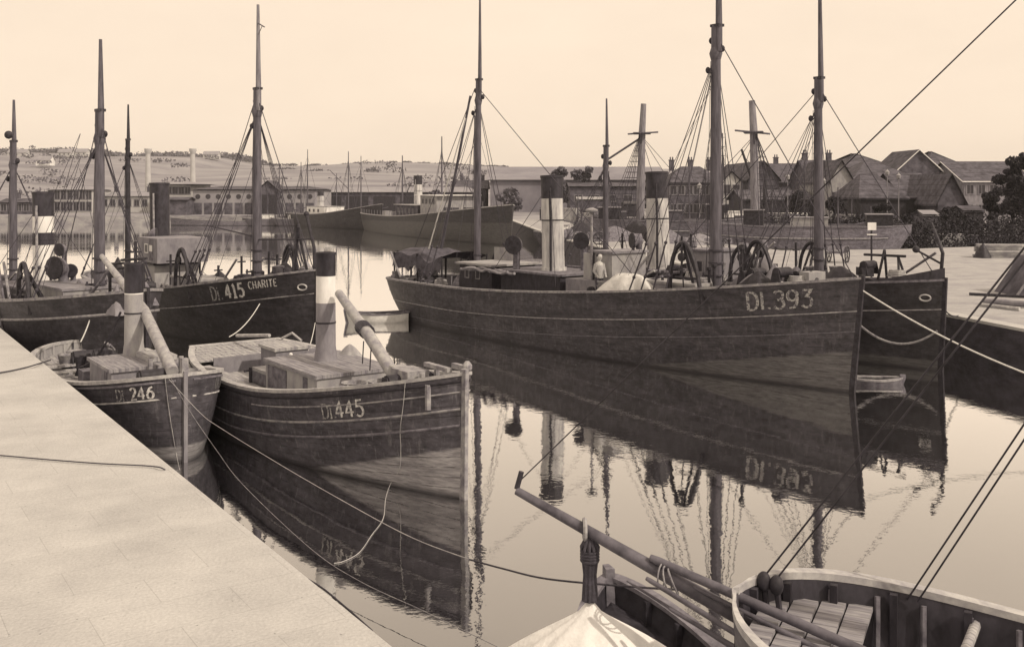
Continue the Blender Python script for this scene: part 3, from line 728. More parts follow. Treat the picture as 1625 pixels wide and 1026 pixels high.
heap('canvas_heap', (h1.lx(sol(t1, h1, 993, -1.8)), -1.6, 2.3), 1.5, .6, .78, M_CANVAS, 3, fold=.2, pw2=2.6, n=48, root=t1)
XG = sol(t1, h1, 1072, -2.2)
gallows(t1, h1, XG, -1, 1.6, 1.3); gallows(t1, h1, XG, 1, 1.55, 1.3); gallows(t1, h1, W1(4.6), 1, 1.3, 1.1)
winch(t1, X1(16.6), 0, 1.8, 1.5, .3)
house(t1, h1.lx(sol(t1, h1, 1072, -1.2)), -1.2, 1.9, 2.6, .9, .95, M_GREY, M_LGREY, over=.03, name='hatch')
for i, (dd, y, hh) in enumerate(((18.9, -.8, .9), (19.2, -.9, 1.0), (19.9, -.4, 1.5), (3.9, -1.6, .6), (3.4, -1.7, .7), (21.4, -.5, .5))):
    MB().tube([(X1(dd), y, 2.0), (X1(dd), y, h1.sheer(dd)+hh)], .05, 8).lathe((X1(dd), y, h1.sheer(dd)+hh-.12), [(.05, 0), (.09, .03), (.09, .12)], 8).build('bitt', M_DARK, t1)
heap('net_heap', (X1(20.6), -.55, 2.7), .8, .5, .65, M_GREY, 5, fold=.1, pw2=2, root=t1)
heap('net_heap', (X1(19.6), .6, 2.45), 1.2, .6, .9, M_GREY, 6, fold=.1, pw2=2, root=t1)
# awning and rails over the stern
aw = MB(); N = 14
for i in range(N+1):
    x_ = X1(1.4+3.6*i/N); sgz = 3.05+.18*math.sin(i*1.1)*(.3 if i < 4 else .5)-.25*(math.sin(math.pi*min(1, max(0, (i-7)/7))))
    for yy, zz in ((-1.35, -.75+.12*math.sin(i*2.1)), (-1.2, -.1), (-.5, .08), (.5, .08), (1.3, -.15)): aw.v.append((x_, yy, sgz+zz))
for i in range(N):
    for j in range(4): a_ = 5*i+j; aw.f.append((a_, a_+1, a_+6, a_+5))
aw.build('awning', M_GCANVAS, t1, smooth=60)
for dd in (.8, 1.4, 3.2, 5.0):
    for s_ in (-1, 1): MB().tube([(X1(dd), s_*1.2*(.6 if dd < 1 else 1), 1.4), (X1(dd), s_*1.25*(.5 if dd < 1 else 1), 3.0)], .04, 6).build('awning_post', M_DARK, t1)
MB().tube([(X1(1.5), -1.5, 3.0), (X1(2.9), -1.9, 1.9)], .05, 6).build('stern_spar', M_RAIL, t1)
rr = random.Random(4)
for i in range(14):
    dd = rr.uniform(1.5, 5.2); y = -rr.uniform(1.0, 1.9); z = h1.sheer(dd)-.3
    MB().box((X1(dd), y, z+rr.uniform(.1, .5)), (rr.uniform(.1, .4), rr.uniform(.1, .3), rr.uniform(.15, .4)), rr.uniform(0, 3)).build('stern_gear', rr.choice([M_RAIL, M_DARK, M_GREY]), t1)
for i in range(5):
    y = -.5-.35*i; pts = [(X1(7.2+k*.24), y-.1*math.sin(k), 2.55+.06*math.sin(k*1.3+i)+.03*i) for k in range(13)]
    MB().tube(smoothpath(pts, 3), .06, 6).build('furled_sail', M_GREY, t1, smooth=60)
fg = MB().box((X1(6.6), .9, 3.1), (1.2, .05, .6), rz=.2)
fg.build('weather_cloth', M_LGREY, t1)

clutter(t1, h1, 16.0, 24.5, 44, 101, tall=1.5, zo=.6); clutter(t1, h1, 1.6, 9.5, 26, 102, tall=1.3, zo=.6); falls(t1, h1, W1(18.5), 11, 7, 1); falls(t1, h1, W1(5.85), 10, 4, 2)
# ================================================================== trawler behind (C)
t2 = boat_root('steam_trawler', 'dark steam trawler moored behind DI.393, its tall stem showing to the right', 'trawler', (-1.65, 54.2), u, 26.4, GT)
h2 = Hull(26.4, 2.45, 1.9, 2.05, 3.0, counter=1.7, tm=.32, rake=.2, pw_=1.6, fullbow=.64, bowp=2.0, bows=.85)
h2.build(t2, hull_mat('hull_behind', .022, .05, boot=(.35, 0), planks=16, wear=.25, boot_c=.10, seam=.2), M_DDECK, M_RAILD, M_GREY, n=56,
         strakes=((.95, .022, M_RAIL, .9, 26.35),))
# raised stem bulwark
rb = MB()
for side in (-1, 1):
    o_ = len(rb.v)
    for i in range(9):
        d_ = h2.L-2.6+2.6*i/8; p = h2.pt(d_, 1, side); e_ = .36*(i/8)**1.6
        rb.v += [(p.x, p.y, p.z-.02), (p.x, p.y, p.z+.06+e_), (p.x, p.y-side*.07*min(1, (8-i)/2), p.z+.06+e_), (p.x, p.y-side*.07*min(1, (8-i)/2), p.z-.02)]
    for i in range(8):
        for k in range(3): a_ = o_+4*i+k; rb.f.append((a_, a_+1, a_+5, a_+4))
rb.build('raised_bulwark', M_BLACK, t2)
mast(t2, h2, W2(18.9), 10.1, 14.2, r=.17, nsh=4, spread=.5, back=False, lean=-.005)
mast(t2, h2, W2(8.05), 8.0, 10.15, r=.13, nsh=3, spread=.5, forestay=False, back=False)
MB().tube([Vector((X2(18.9), 0, 9.7)), Vector((X2(12), 0, 3))], .016, 5).build('stay', M_ROPED, t2)
funnel(t2, h2, W2(11.3), 2.4, 6.75, 5.6, r=.47, pm=M_DARK)
house(t2, X2(11.3), 0, 1.5, 3.6, 2.2, 1.0, M_BLACK, M_RAILD, name='engine_casing')
house(t2, X2(14.2), 0, 1.5, 1.3, 1.8, 2.0, M_GREY, M_RAILD, win=((0, 1.4, .4, .4),), name='wheelhouse')
cowl(t2, h2.lx(sol(t2, h2, 1014, -.8)), -.8, 2.0, 2.1, .17, ang=R(-110)); cowl(t2, X2(10.2), .8, 2.4, 1.7, .17, ang=R(-60))
gallows(t2, h2, W2(17.2), -1, 1.5, 1.3); gallows(t2, h2, W2(17.2), 1, 1.5, 1.3)
winch(t2, X2(20.6), 0, 2.0, 1.4, .3); winch(t2, X2(15.9), 0, 1.7, 1.4, .3)
heap('net_heap', (X2(20.4), -.7, 2.3), 1.3, .8, 1.0, M_DARK, 8, fold=.12, pw2=1.4, root=t2)
a_ = MB(); 
for s_ in (-1, 1): a_.tube([(X2(21.6), s_*.45, 2.2), (X2(21.75), 0, 3.9), ], .05, 6); a_.tube([(X2(22.6), s_*.35, 2.4), (X2(22.3), 0, 3.7)], .045, 6)
a_.tube([(X2(20.9), 0, 3.7), (X2(22.6), 0, 3.72)], .045, 6); a_.build('cat_frame', M_DARK, t2)
dv = MB(); dv.tube([(X2(23.9), 0, 2.6), (X2(24.02), 0, 3.9), (X2(23.7), .2, 4.35), (X2(23.3), .45, 4.85)], .06, 7); dv.tube([(X2(23.95), 0, 3.55), (X2(23.3), -.35, 3.95)], .035, 6); dv.ball((X2(23.25), -.38, 4.0), .12); dv.ball((X2(23.45), .35, 4.6), .1)
dv.build('anchor_davit', M_DARK, t2)
def hawse(root, h, d, dz_, m=None, r=.2):
    p = h.pt(d, h.vz(d, h.sheer(d)-dz_), -1); q = h.pt(d+.3, h.vz(d+.3, h.sheer(d)-dz_), -1); e1 = (q-p).normalized(); n_ = Vector((e1.y, -e1.x, 0)); n_ = n_ if n_.y < 0 else -n_
    MB().tube([p+n_*.03+e1*r*math.cos(i*math.pi/9)+Vector((0, 0, r*.6*math.sin(i*math.pi/9))) for i in range(19)], .03, 6, False).build('hawse_ring', m or M_RAILP, root, smooth=60)
hawse(t2, h2, solr(t2, h2, 1468, .5), .55, r=.17)
fn = MB()   # rope swags on the bow
for (d0_, d1_, sag_, z0_) in ((22.2, 23.0, .75, .05), (22.4, 22.9, .35, .05), (23.6, 26.3, .75, .9)):
    p = h2.pt(d0_, 1, -1, .05)-Vector((0, 0, z0_)); q = h2.pt(min(d1_, h2.L), h2.vz(min(d1_, h2.L), h2.sheer(d1_)-(z0_+(.75 if d1_ > 25 else 0))), -1, .06)
    pts = catenary(p, q, sag_, 16); pts = [Vector((v.x, min(v.y, h2.pt(min(h2.L, v.x+h2.L/2), max(.05, h2.vz(min(h2.L, v.x+h2.L/2), v.z)), -1, .05).y), v.z)) for v in pts]
    fn.tube(pts, .028 if d1_ < 24 else .04, 6)
fn.build('fender_rope', M_RAIL, t2, smooth=60)

clutter(t2, h2, 10, 25, 52, 103, tall=1.6, zo=.9); falls(t2, h2, W2(18.9), 10, 7, 3); falls(t2, h2, W2(8.05), 8, 4, 4)
# ================================================================== trawler Di.415 (B)
u3 = (.62, -.785); L3 = 24.5; bow3 = (-6.95, 36.0)
t3 = boat_root('steam_trawler', 'dark steam trawler marked Di.415 CHARITE on its bow, with a tall black funnel', 'trawler', (bow3[0]-u3[0]*L3, bow3[1]-u3[1]*L3), u3, L3, GT)
h3 = Hull(L3, 2.6, 1.6, 1.55, 3.1, counter=1.7, tm=.45, rake=.25, pw_=1.35, fullbow=.64, bowp=2.2, bows=.8)
h3.build(t3, hull_mat('hull_415', .024, .06, boot=(-.1, 0), planks=18, wear=.35, seam=.45), M_DDECK, M_RAIL, M_GREY, n=56,
         strakes=((.82, .022, M_RAIL, .9, 24.45),))
lettering(h3, t3, 'Di.', solr(t3, h3, 336, .4), .66, .50, M_NUMF, .14, serif=True)
lettering(h3, t3, '415', solr(t3, h3, 358, .4), .64, .50, M_NUM, .20, serif=True)
lettering(h3, t3, 'CHARITE', solr(t3, h3, 396, .4), .40, .27, M_NUM, .17, name='boat_name')
hawse(t3, h3, solr(t3, h3, 480, .5), .55, r=.17)
mast(t3, h3, L3-5.1, 10.0, 13.3, r=.18, nsh=4, spread=.45, back=6, mt=M_MASTP)
gf = MB(); zz = 12.6; xx = h3.lx(L3-5.1); gf.tube([(xx, 0, zz), (xx+.9, -.1, zz-.3)], .025, 5); gf.tube([(xx, 0, zz-.6), (xx+.6, -.05, zz-.2)], .015, 4); gf.build('lamp_bracket', M_MAST, t3)
mast(t3, h3, 3.4, 8.6, 10.4, r=.14, nsh=3, spread=.4, forestay=False, back=False, m=M_DARK)
MB().tube([(xx, 0, 4.0), (h3.lx(L3-.3), 0, 4.2)], .03, 5).build('life_line', M_ROPED, t3)
MB().tube([(xx, 0, 4.1), (xx-5.0, 0, 4.4)], .03, 5).build('life_line', M_ROPED, t3)
funnel(t3, h3, L3-16.2, 2.0, 6.3, 3.2, r=.45, white=M_BLACK)
wf = house(t3, h3.lx(L3-13.6), -.5, 1.2, 2.0, 2.0, 1.4, M_LGREY, M_BLACK, name='lower_house')
wb_ = house(t3, h3.lx(L3-13.4), -.4, 2.7, 2.6, 2.3, 1.1, M_GREY, None, name='wheelhouse', win=((-.1, .62, .38, .34),), wm_=M_WHITE)
MB().box((h3.lx(L3-12.9), -1.565, 3.35), (.36, .02, .28)).build('white_board', M_WHITE, t3)
MB().box((h3.lx(L3-12.9), -1.56, 3.3), (.5, .01, 1.0)).build('dark_panel', M_RAILD, wb_)
cowl(t3, h3.lx(L3-15.0), -.9, 2.8, 1.2, .15, ang=R(60))
gallows(t3, h3, L3-7.0, -1, 1.6, 1.5); gallows(t3, h3, L3-7.0, 1, 1.6, 1.5)
house(t3, h3.lx(L3-8.2), -1.2, 1.2, 3.0, 1.2, 1.1, M_GREY, M_LGREY, over=.03, name='hatch')
winch(t3, h3.lx(L3-7.0), 0, 1.3, 1.5, .3)
cb_ = MB()
for k in range(3): cb_.tube([(h3.lx(L3-10.4+k*.5)+.3*math.cos(R(a2)), -1.9, 1.5+.45*math.sin(R(a2))) for a2 in range(0, 190, 20)], .05, 6)
cb_.build('rope_coils', M_RAIL, t3)
heap('anchor_gear', (h3.lx(L3-2.4), -.1, 2.55), 1.3, .6, .75, M_DARK, 9, fold=.16, pw2=1.1, root=t3)
st_ = MB(); 
for s_ in (-.35, .35): st_.tube([(h3.lx(L3-1.3), s_, 2.6), (h3.lx(L3-1.6), 0, 4.7)], .05, 6)
st_.tube([(h3.lx(L3-1.9), 0, 2.6), (h3.lx(L3-1.5), 0, 4.6)], .06, 6); st_.tube([(h3.lx(L3-.2), 0, 3.1), (h3.lx(L3-.25), 0, 3.9), (h3.lx(L3-.55), 0, 4.5), (h3.lx(L3-.85), .0, 5.1)], .06, 7); st_.ball((h3.lx(L3-.85), 0, 5.1), .1)
st_.build('anchor_davit', M_DARK, t3)
for k in range(5): MB().tube([(h3.lx(L3-4.2+k*.7), -1.0+k*.1, 2.2), (h3.lx(L3-4.2+k*.7), -1.0+k*.1, h3.sheer(L3-4.2+k*.7)+.25+.1*(k % 2))], .06, 8).build('bitt', M_DARK, t3)

clutter(t3, h3, 4, 23.5, 46, 104, tall=1.5, zo=.7); falls(t3, h3, L3-5.1, 9.5, 7, 5); falls(t3, h3, 3.4, 8, 3, 6)
# ================================================================== trawler D (far left)
u4 = (.68, -.733); L4 = 20.5; bow4 = (-10.95, 30.3)
t4 = boat_root('steam_trawler', 'steam trawler at the left edge with a black and white banded funnel', 'trawler', (bow4[0]-u4[0]*L4, bow4[1]-u4[1]*L4), u4, L4, GT)
h4 = Hull(L4, 2.3, 2.1, 2.05, 2.95, counter=1.5, tm=.45, rake=.3, pw_=1.6, fullbow=.66, bowp=2.2, bows=.85)
h4.build(t4, hull_mat('hull_left', .03, .08, boot=(-.2, 0), planks=15, wear=.35, seam=.4), M_DDECK, M_RAIL, M_GREY, n=56, rail_r=.07,
         strakes=((.62, .045, M_RAIL, .9, 20.45),))
mast(t4, h4, sol(t4, h4, 158, 0), 8.6, 10.9, r=.17, nsh=3, spread=.5, back=4, mt=M_MAST)
mast(t4, h4, sol(t4, h4, 21, 0), 7.9, 9.5, r=.15, nsh=2, spread=.5, forestay=False, back=False)
lb_ = MB().ball((h4.lx(sol(t4, h4, 21, 0))+.45, -.3, 8.1), .16); lb_.tube([(h4.lx(sol(t4, h4, 21, 0)), 0, 8.0), (h4.lx(sol(t4, h4, 21, 0))+.45, -.3, 8.1)], .03, 5); lb_.build('mast_lamp', M_DARK, t4)
funnel(t4, h4, sol(t4, h4, 70, 0), 2.2, 5.9, 5.0, r=.36, white=M_WHITE, band=(3.95, 4.4))
gallows(t4, h4, sol(t4, h4, 36, -2), -1, 1.3, 1.1)
cowl(t4, h4.lx(sol(t4, h4, 100, -.3)), -.3, 2.2, 1.15, .2, ang=R(-65)); cowl(t4, h4.lx(sol(t4, h4, 102, .6)), .6, 2.2, 1.9, .12, ang=R(-65)); cowl(t4, h4.lx(sol(t4, h4, 116, .1)), .1, 2.2, 1.1, .12, ang=R(-40))
house(t4, h4.lx(sol(t4, h4, 118, -.3)), -.3, 1.6, 3.4, 1.9, 1.15, M_LGREY, M_GREY, over=.05, name='deckhouse')
house(t4, h4.lx(sol(t4, h4, 60, 0)), 0, 1.5, 4.0, 1.9, .9, M_BLACK, M_RAILD, name='engine_casing')
winch(t4, h4.lx(L4-3.6), 0, 1.9, 1.3, .26)
for k, (xo, y) in enumerate(((-9.6, -1.7), (-9.2, -1.75), (-8.9, -1.65), (-9.9, -1.8))):
    MB().tube([(h4.lx(L4+xo+1.6), y, 1.7), (h4.lx(L4+xo), y+.2, 3.2+.1*k)], .05, 7).build('handspike', M_RAILD if k % 2 else M_RAIL, t4, smooth=60)
for k in range(3):
    p = h4.pt(L4-7.6+k*.5, .93, -1, .06); q = h4.pt(L4-7.3+k*.5, .55, -1, .07); MB().tube([p, q], .04, 6).build('fender', M_RAIL, t4)
hw = MB(); 
for (x_, z_) in ((-.9, 3.6), (-.3, 3.9), (-1.6, 3.7)): hw.tube([(h4.lx(L4+x_-1.2), -.2, z_-.1), (h4.lx(L4+x_), .1, z_)], .04, 6); hw.tube([(h4.lx(L4+x_), 0, z_), (h4.lx(L4+x_)+.3, -.1, 2.5)], .035, 6)
hw.build('bow_rails', M_DARK, t4)
heap('sail_bundle', (h4.lx(L4-1.1), -.5, 2.2), .6, .35, .9, M_GREY, 12, fold=.15, pw2=1.1, root=t4)

clutter(t4, h4, 4, 19.6, 46, 105, tall=1.4, zo=.5); falls(t4, h4, 15, 8.2, 5, 7)
# ================================================================== smacks
GS = 'small fishing smacks beside the left quay'
def stump(root, h, d, z0, zw, zb, zt, r, mbase, flare=True):
    x = h.lx(d)
    o = MB().lathe((x, 0, 0), [(r*1.3, z0), (r*1.18, z0+.12), (r*1.03, z0+.4), (r, zw)], 20).build('stack', mbase, root, smooth=50)
    MB().lathe((x, 0, 0), [(r*1.01, zw), (r*1.0, zb)], 20, False).build('stack_band', M_WHITE, o, smooth=50)
    MB().lathe((x, 0, 0), [(r*1.02, zb), (r*1.02, zt-.02), (r*1.08, zt), (r*1.08, zt+.05), (r*.9, zt+.05), (r*.88, zb)], 20, True).build('stack_top', M_BLACK, o, smooth=50)
    hp = MB(); hp.lathe((x, 0, 0), [(r*1.05, zw-.5), (r*1.05, zw-.46)], 20, False); hp.build('stack_hoop', M_DARK, o)
    return o
# ---- Di.445
u5 = (.587, -.81); L5 = 12.15; bow5 = (-.91, 19.5)
t5 = boat_root('fishing_smack', 'broad bluff bowed fishing smack numbered Di.445, with scraped pale paint along its waterline', 'fishing boat', (bow5[0]-u5[0]*L5, bow5[1]-u5[1]*L5), u5, L5, GS)
h5 = Hull(L5, 2.1, 1.52, 1.36, 2.42, counter=0, tm=.4, rake=.05, pw_=1.6, fullbow=.52, bowp=2.1, bows=.86, transom=.62, bulw=.32, keel=-1.0, bowV=.55)
h5.build(t5, hull_mat('hull_445', .05, .12, boot=(-.62, .27), planks=17, wear=.75, boot_c=.34, seam=.65, rough=.6), M_PALEDECK, M_RAILP, M_LGREY, rail_r=.05,
         strakes=((.12, .03, M_DARK, .1, 12.1), (.33, .018, M_RAIL, 6.5, 12.1), (.66, .026, M_RAIL, .1, 12.1), (.98, .03, M_RAILD, .1, 12.1)))
lettering(h5, t5, 'Di.', solr(t5, h5, 512, .4), .58, .30, M_NUMF, .13, serif=True)
lettering(h5, t5, '445', solr(t5, h5, 533, .4), .58, .34, M_NUM, .15)
z5 = 1.1
o5 = house(t5, h5.lx(6.35), -.1, 1.1, 2.9, 1.95, .68, M_LGREY, M_DECK, over=.05, name='hatch')
MB().box((h5.lx(5.6), -1.085, 1.43), (1.1, .02, .58)).build('dark_panel', M_RAILD, o5)
MB().box((h5.lx(7.2), -1.085, 1.43), (.22, .02, .6)).build('dark_panel', M_RAILD, o5)
stump(t5, h5, L5-6.15, 1.8, 3.25, 3.9, 4.42, .235, M_GREY)
MB().tube([(h5.lx(L5-2.6), -.05, 1.95), (h5.lx(L5-4.0), .0, 2.75), (h5.lx(L5-5.75), .15, 3.5)], [.14, .135, .10], 12).build('lowered_spar', M_SPARP, t5, smooth=60)
MB().box((h5.lx(L5-2.3), -.1, 2.05), (.6, .4, .42), taper=.8).build('spar_shoe', M_LGREY, t5)
sw_ = MB()
for k in range(5): 
    c_ = Vector((h5.lx(L5-4.0)-.05*k, .0, 2.78+.02*k)); sw_.tube([c_+Vector((.08*math.cos(R(a2))-.03, .155*math.cos(R(a2)), .155*math.sin(R(a2)))) for a2 in range(0, 361, 30)], .013, 5)
for k in (0, .35): MB().tube([(h5.lx(L5-3.9+k), -.15, 2.6-k*.3), (h5.lx(L5-3.9+k), -.18, 2.1-k*.3)], .015, 4).build('rope_end', M_ROPED, t5)
sw_.build('lashing', M_ROPED, t5)
cm = house(t5, h5.lx(3.4), .05, 1.1, 1.0, .9, .72, M_GREY, M_PALEDECK, over=.05, name='companionway'); MB().box((h5.lx(3.92), .05, 1.42), (.02, .5, .5)).build('door', M_RAILD, cm)
house(t5, h5.lx(4.3), -.75, 1.1, 1.0, .5, .3, M_RAILD, M_LGREY, over=.0, name='deck_box')
# raised stern deck and seats
sd5 = MB(); 
for i in range(7):
    d_ = .1+i*.3; hw_ = abs(h5.pt(d_, 1, 1).y)-.12; zz_ = h5.sheer(d_)+.01; sd5.box((h5.lx(d_), 0, zz_), (.285, 2*hw_, .04))
sd5.build('stern_deck', M_PALEDECK, t5)
MB().box((h5.lx(2.25), 0, 1.32), (.05, 2.9, .42)).build('stern_bulkhead', M_GREY, t5)
for s_ in (-1, 1): MB().box((h5.lx(3.6), s_*1.75, 1.36), (2.4, .3, .05)).build('side_bench', M_PALEDECK, t5)
tl = MB().tube([(h5.lx(.1), 0, 1.75), (h5.lx(1.9), .25, 1.95)], .05, 7); tl.build('tiller', M_RAILP, t5, smooth=60)
MB().tube([(h5.lx(1.2), .9, 1.72), (h5.lx(1.5), 1.1, 1.9), (h5.lx(1.9), 1.2, 1.72)], .035, 6).build('rope_cleat', M_RAILP, t5)
winch(t5, h5.lx(L5-2.0), 0, 1.55, 1.0, .14)
for (dd, y, hh) in ((1.1, -.3, .45), (1.6, .35, .5), (.55, -.5, .3)): MB().tube([(h5.lx(L5-dd), y, 1.7), (h5.lx(L5-dd), y, 1.95+hh*.8)], .06, 8).build('bitt', M_RAIL, t5)
gb = MB(); gb.box((h5.lx(L5-1.0), 0, 2.42), (.9, .12, .08)); gb.box((h5.lx(L5-.35), .12, 2.5), (.5, .1, .1)); gb.lathe((h5.lx(L5-.1), .12, 2.45), [(.06, 0), (.1, .05), (.1, .12), (.04, .2)], 10); gb.box((h5.lx(L5-1.6), -.3, 2.22), (.7, .5, .22)); gb.build('foredeck_gear', M_RAIL, t5)
heap('net_heap', (h5.lx(5.5), .9, 1.6), .6, .4, .5, M_LGREY, 15, root=t5)
for k in range(6):
    rr = random.Random(40+k); MB().box((h5.lx(L5-3.4+k*.28), -.9+.1*k, 1.62+.02*k), (.25, .2, .22+.1*rr.random()), rr.random()*3).build('deck_gear', M_GREY if k % 2 else M_RAILD, t5)
nl = MB(); nl.ball((h5.lx(4.15), -.1, 1.75), .05); nl.build('lamp', M_WHITE, t5)
clutter(t5, h5, 2.6, 5.0, 9, 106, tall=.5); clutter(t5, h5, 8.2, 10.6, 16, 107, .7, tall=.45)
# ---- Di.246
u6 = (.58, -.815); L6 = 11.0; bow6 = (-7.2, 22.2)
t6 = boat_root('fishing_smack', 'round ended fishing smack numbered Di.246, tied up close against the left quay', 'fishing boat', (bow6[0]-u6[0]*L6, bow6[1]-u6[1]*L6), u6, L6, GS)
h6 = Hull(L6, 1.72, 1.28, 1.13, 1.90, counter=0, tm=.4, rake=.03, pw_=1.6, fullbow=.60, bowp=2.6, bows=.55, bulw=.28, keel=-1.0, sternfrac=.34, bowV=.5)
h6.build(t6, hull_mat('hull_246', .04, .10, boot=(-.35, .13), planks=17, wear=.55, boot_c=.24, seam=.6, rough=.6), M_PALEDECK, M_RAILP, M_LGREY, rail_r=.06,
         strakes=((.10, .03, M_RAILD, .1, 10.97), (.47, .022, M_FUN, .1, 10.97)))
lettering(h6, t6, 'Di.', solr(t6, h6, 186, .3), .42, .25, M_NUMF, .13, serif=True)
lettering(h6, t6, '246', solr(t6, h6, 208, .3), .42, .27, M_NUM, .18)
lettering(h6, t6, 'Di.246', 9.5, .36, .26, M_NUMF, .10, side=1)
stump(t6, h6, L6-4.1, 1.72, 3.35, 3.38, 4.08, .225, M_LGREY)
MB().tube([(h6.lx(L6-.9), .0, 1.85), (h6.lx(L6-4.2), .28, 2.9), (h6.lx(L6-7.8), .1, 4.1)], [.14, .13, .07], 12).build('lowered_spar', M_SPARP, t6, smooth=60)
o6 = house(t6, h6.lx(L6-3.3), -.15, .85, 2.1, 1.7, .88, M_GREY, M_DECK, over=.06, name='hatch')
MB().box((h6.lx(L6-2.75), -1.01, 1.35), (.26, .02, .75)).build('dark_panel', M_RAILD, o6)
MB().box((h6.lx(L6-3.2), .3, 1.88), (1.1, .7, .12)).build('hatch_cover', M_PALEDECK, o6)
eg = MB(); rr = random.Random(11)
for k in range(9): eg.lathe((h6.lx(4.6+rr.uniform(-.7, .9)), rr.uniform(-.7, .2), .8), [(.12, 0), (.16, .1), (.09, .3), (.14, .4+rr.random()*.5), (.05, .5+rr.random()*.5)], 8)
eg.build('capstan_gear', M_DARK, t6, smooth=40)
for k in range(4): MB().box((h6.lx(4.9+.25*k), -.9+.25*k, .92+.05*k), (1.3, .14, .08), .4+.1*k).build('loose_board', M_PALEDECK, t6)
bx = MB(); bx.box((h6.lx(5.9), -.8, 1.1), (.6, .5, .55)); bx.build('deck_box', M_RAILD, t6)
for d_ in (2.6, 3.9): MB().box((h6.lx(d_), 0, 1.0), (.24, 2*(abs(h6.pt(d_, 1, 1).y)-.12), .06)).build('thwart', M_PALEDECK, t6)
for k in range(3): MB().tube([(h6.lx(3.4+k*.25), .3, 1.0), (h6.lx(3.4+k*.25), .25, 1.55), (h6.lx(3.6+k*.25), .1, 1.7)], .04, 6).build('tiller_post', M_RAIL, t6)
st6 = MB().box((h6.lx(L6-.05), 0, 2.1), (.16, .14, .35)); st6.build('stem_head', M_RAIL, t6)
for (dd, y) in ((1.4, -.35), (1.4, .35)): MB().tube([(h6.lx(L6-dd), y, 1.4), (h6.lx(L6-dd), y, 2.1)], .06, 8).build('bitt', M_RAIL, t6)
t_ = MB().tube(catenary((h6.lx(L6-4.2), -.3, 2.9), (h6.lx(L6-5.4), -1.0, 1.4), .3, 10), .03, 5); t_.build('sheet_rope', M_DARK, t6)

clutter(t6, h6, .9, 6.0, 16, 108, tall=.5); clutter(t6, h6, 8.9, 10.0, 8, 109, .6, tall=.4)
# ---- foreground smack G
uG = (-.9, .436); LG = 11.6; bowG = (2.10, 9.42)
tG = boat_root('fishing_smack', 'open fishing smack at the bottom right corner, its beams and pale rail seen from above', 'fishing boat', (bowG[0]-uG[0]*LG, bowG[1]-uG[1]*LG), uG, LG)
hG = Hull(LG, 1.45, 1.7, 1.66, 2.22, counter=0, tm=.4, rake=.1, pw_=2.0, fullbow=.80, bowp=2.8, bows=.5, transom=.7, bulw=.62, keel=-.9, bowV=.5)
hG.build(tG, hull_mat('hull_front', .05, .10, planks=16, wear=.5), M_DECK, M_RAILP, M_BLACK, rail_r=.05, strakes=((.2, .03, M_RAIL, .1, 11.4),))
for d_ in (LG-2.0, LG-3.6, LG-5.2):
    zz_ = hG.sheer(d_)-.16; ww = abs(hG.pt(d_, .9, 1).y)-.06
    MB().tube([(hG.lx(d_), -ww, zz_), (hG.lx(d_)+.08, -ww*.3, zz_+.07), (hG.lx(d_)+.08, ww*.3, zz_+.07), (hG.lx(d_), ww, zz_)], .05, 7).build('deck_beam', M_PALEDECK, tG, smooth=60)
for k in range(14):
    d_ = LG-.7-k*.42
    for s_ in (-1, 1):
        p = hG.pt(d_, .97, s_); q = hG.pt(d_, hG.vz(d_, hG.sheer(d_)-.62), s_); MB().tube([p-Vector((0, s_*.13, 0)), q-Vector((0, s_*.15, 0)), Vector((q.x, q.y*.5, q.z+.03))], .03, 5).build('frame', M_RAILD, tG)
fd = MB()
for k in range(4):
    d_ = LG-.25-k*.24; fd.box((hG.lx(d_), 0, hG.sheer(d_)-.22), (.225, 2*abs(hG.pt(d_, .9, 1).y)-.2, .04))
fd.build('foredeck', M_DECK, tG)
for k in range(3): MB().tube([(hG.lx(LG-1.2-k*.3), .2+.2*k, 1.75), (hG.lx(LG-4.5-k*.5), -.1+.25*k, 1.6)], .035, 6).build('stowed_pole', M_PALEDECK, tG, smooth=60)
heap('coiled_rope', (hG.lx(LG-3.0), -.35, 1.1), .35, .3, .28, M_DARK, 21, root=tG)
mG = Vector((8.34, 6.33, 1.2)); mt = Vector((8.34, 6.33, 12.2))
inv = Matrix.Translation(tG.location) @ Matrix.Rotation(math.atan2(uG[1], uG[0]), 4, 'Z'); inv = inv.inverted()
MB().tube([inv @ mG, inv @ mt], [.14, .09], 12).build('mast', M_MAST, tG, smooth=60)
for q_ in (P(1212, 922, 9.73), P(1232, 928, 9.68)):
    q_ = inv @ q_; MB().ball(q_, .07, 8, 1.4).build('block', M_DARK, tG, smooth=60); MB().tube([q_, (q_.x-.05, q_.y, 1.8)], .03, 6).build('iron_strap', M_DARK, tG)
Tip = P(820, 778, 10.6); Bin = P(1258, 1026, 9.37); Bend = Bin+(Bin-Tip)*.35
bs = MB().tube([inv @ Tip, inv @ Tip.lerp(Bend, .2), inv @ Tip.lerp(Bend, .5), inv @ Bend], [.043, .055, .072, .085], 14); bso = bs.build('bowsprit', M_SPAR, tG, smooth=60)
iv = MB(); iv.tube([inv @ (Tip+Vector((0, 0, .02))), inv @ (Tip+Vector((.05, 0, .2)))], .03, 6)
c_ = Tip.lerp(Bend, .20)
for k in range(1): MB().tube([inv @ (c_+(Bin-Tip).normalized()*(.05*k)+Vector((.0, .1*math.cos(R(a2)), .1*math.sin(R(a2))))) for a2 in range(0, 361, 30)], .022, 5).build('rope_collar', M_RAIL, bso)
iv.build('bowsprit_iron', M_DARK, bso)
f_ = MB().tube([inv @ (Tip+Vector((.05, 0, .12))), inv @ mt], .0065, 6); f_.build('forestay', M_DARK, tG)
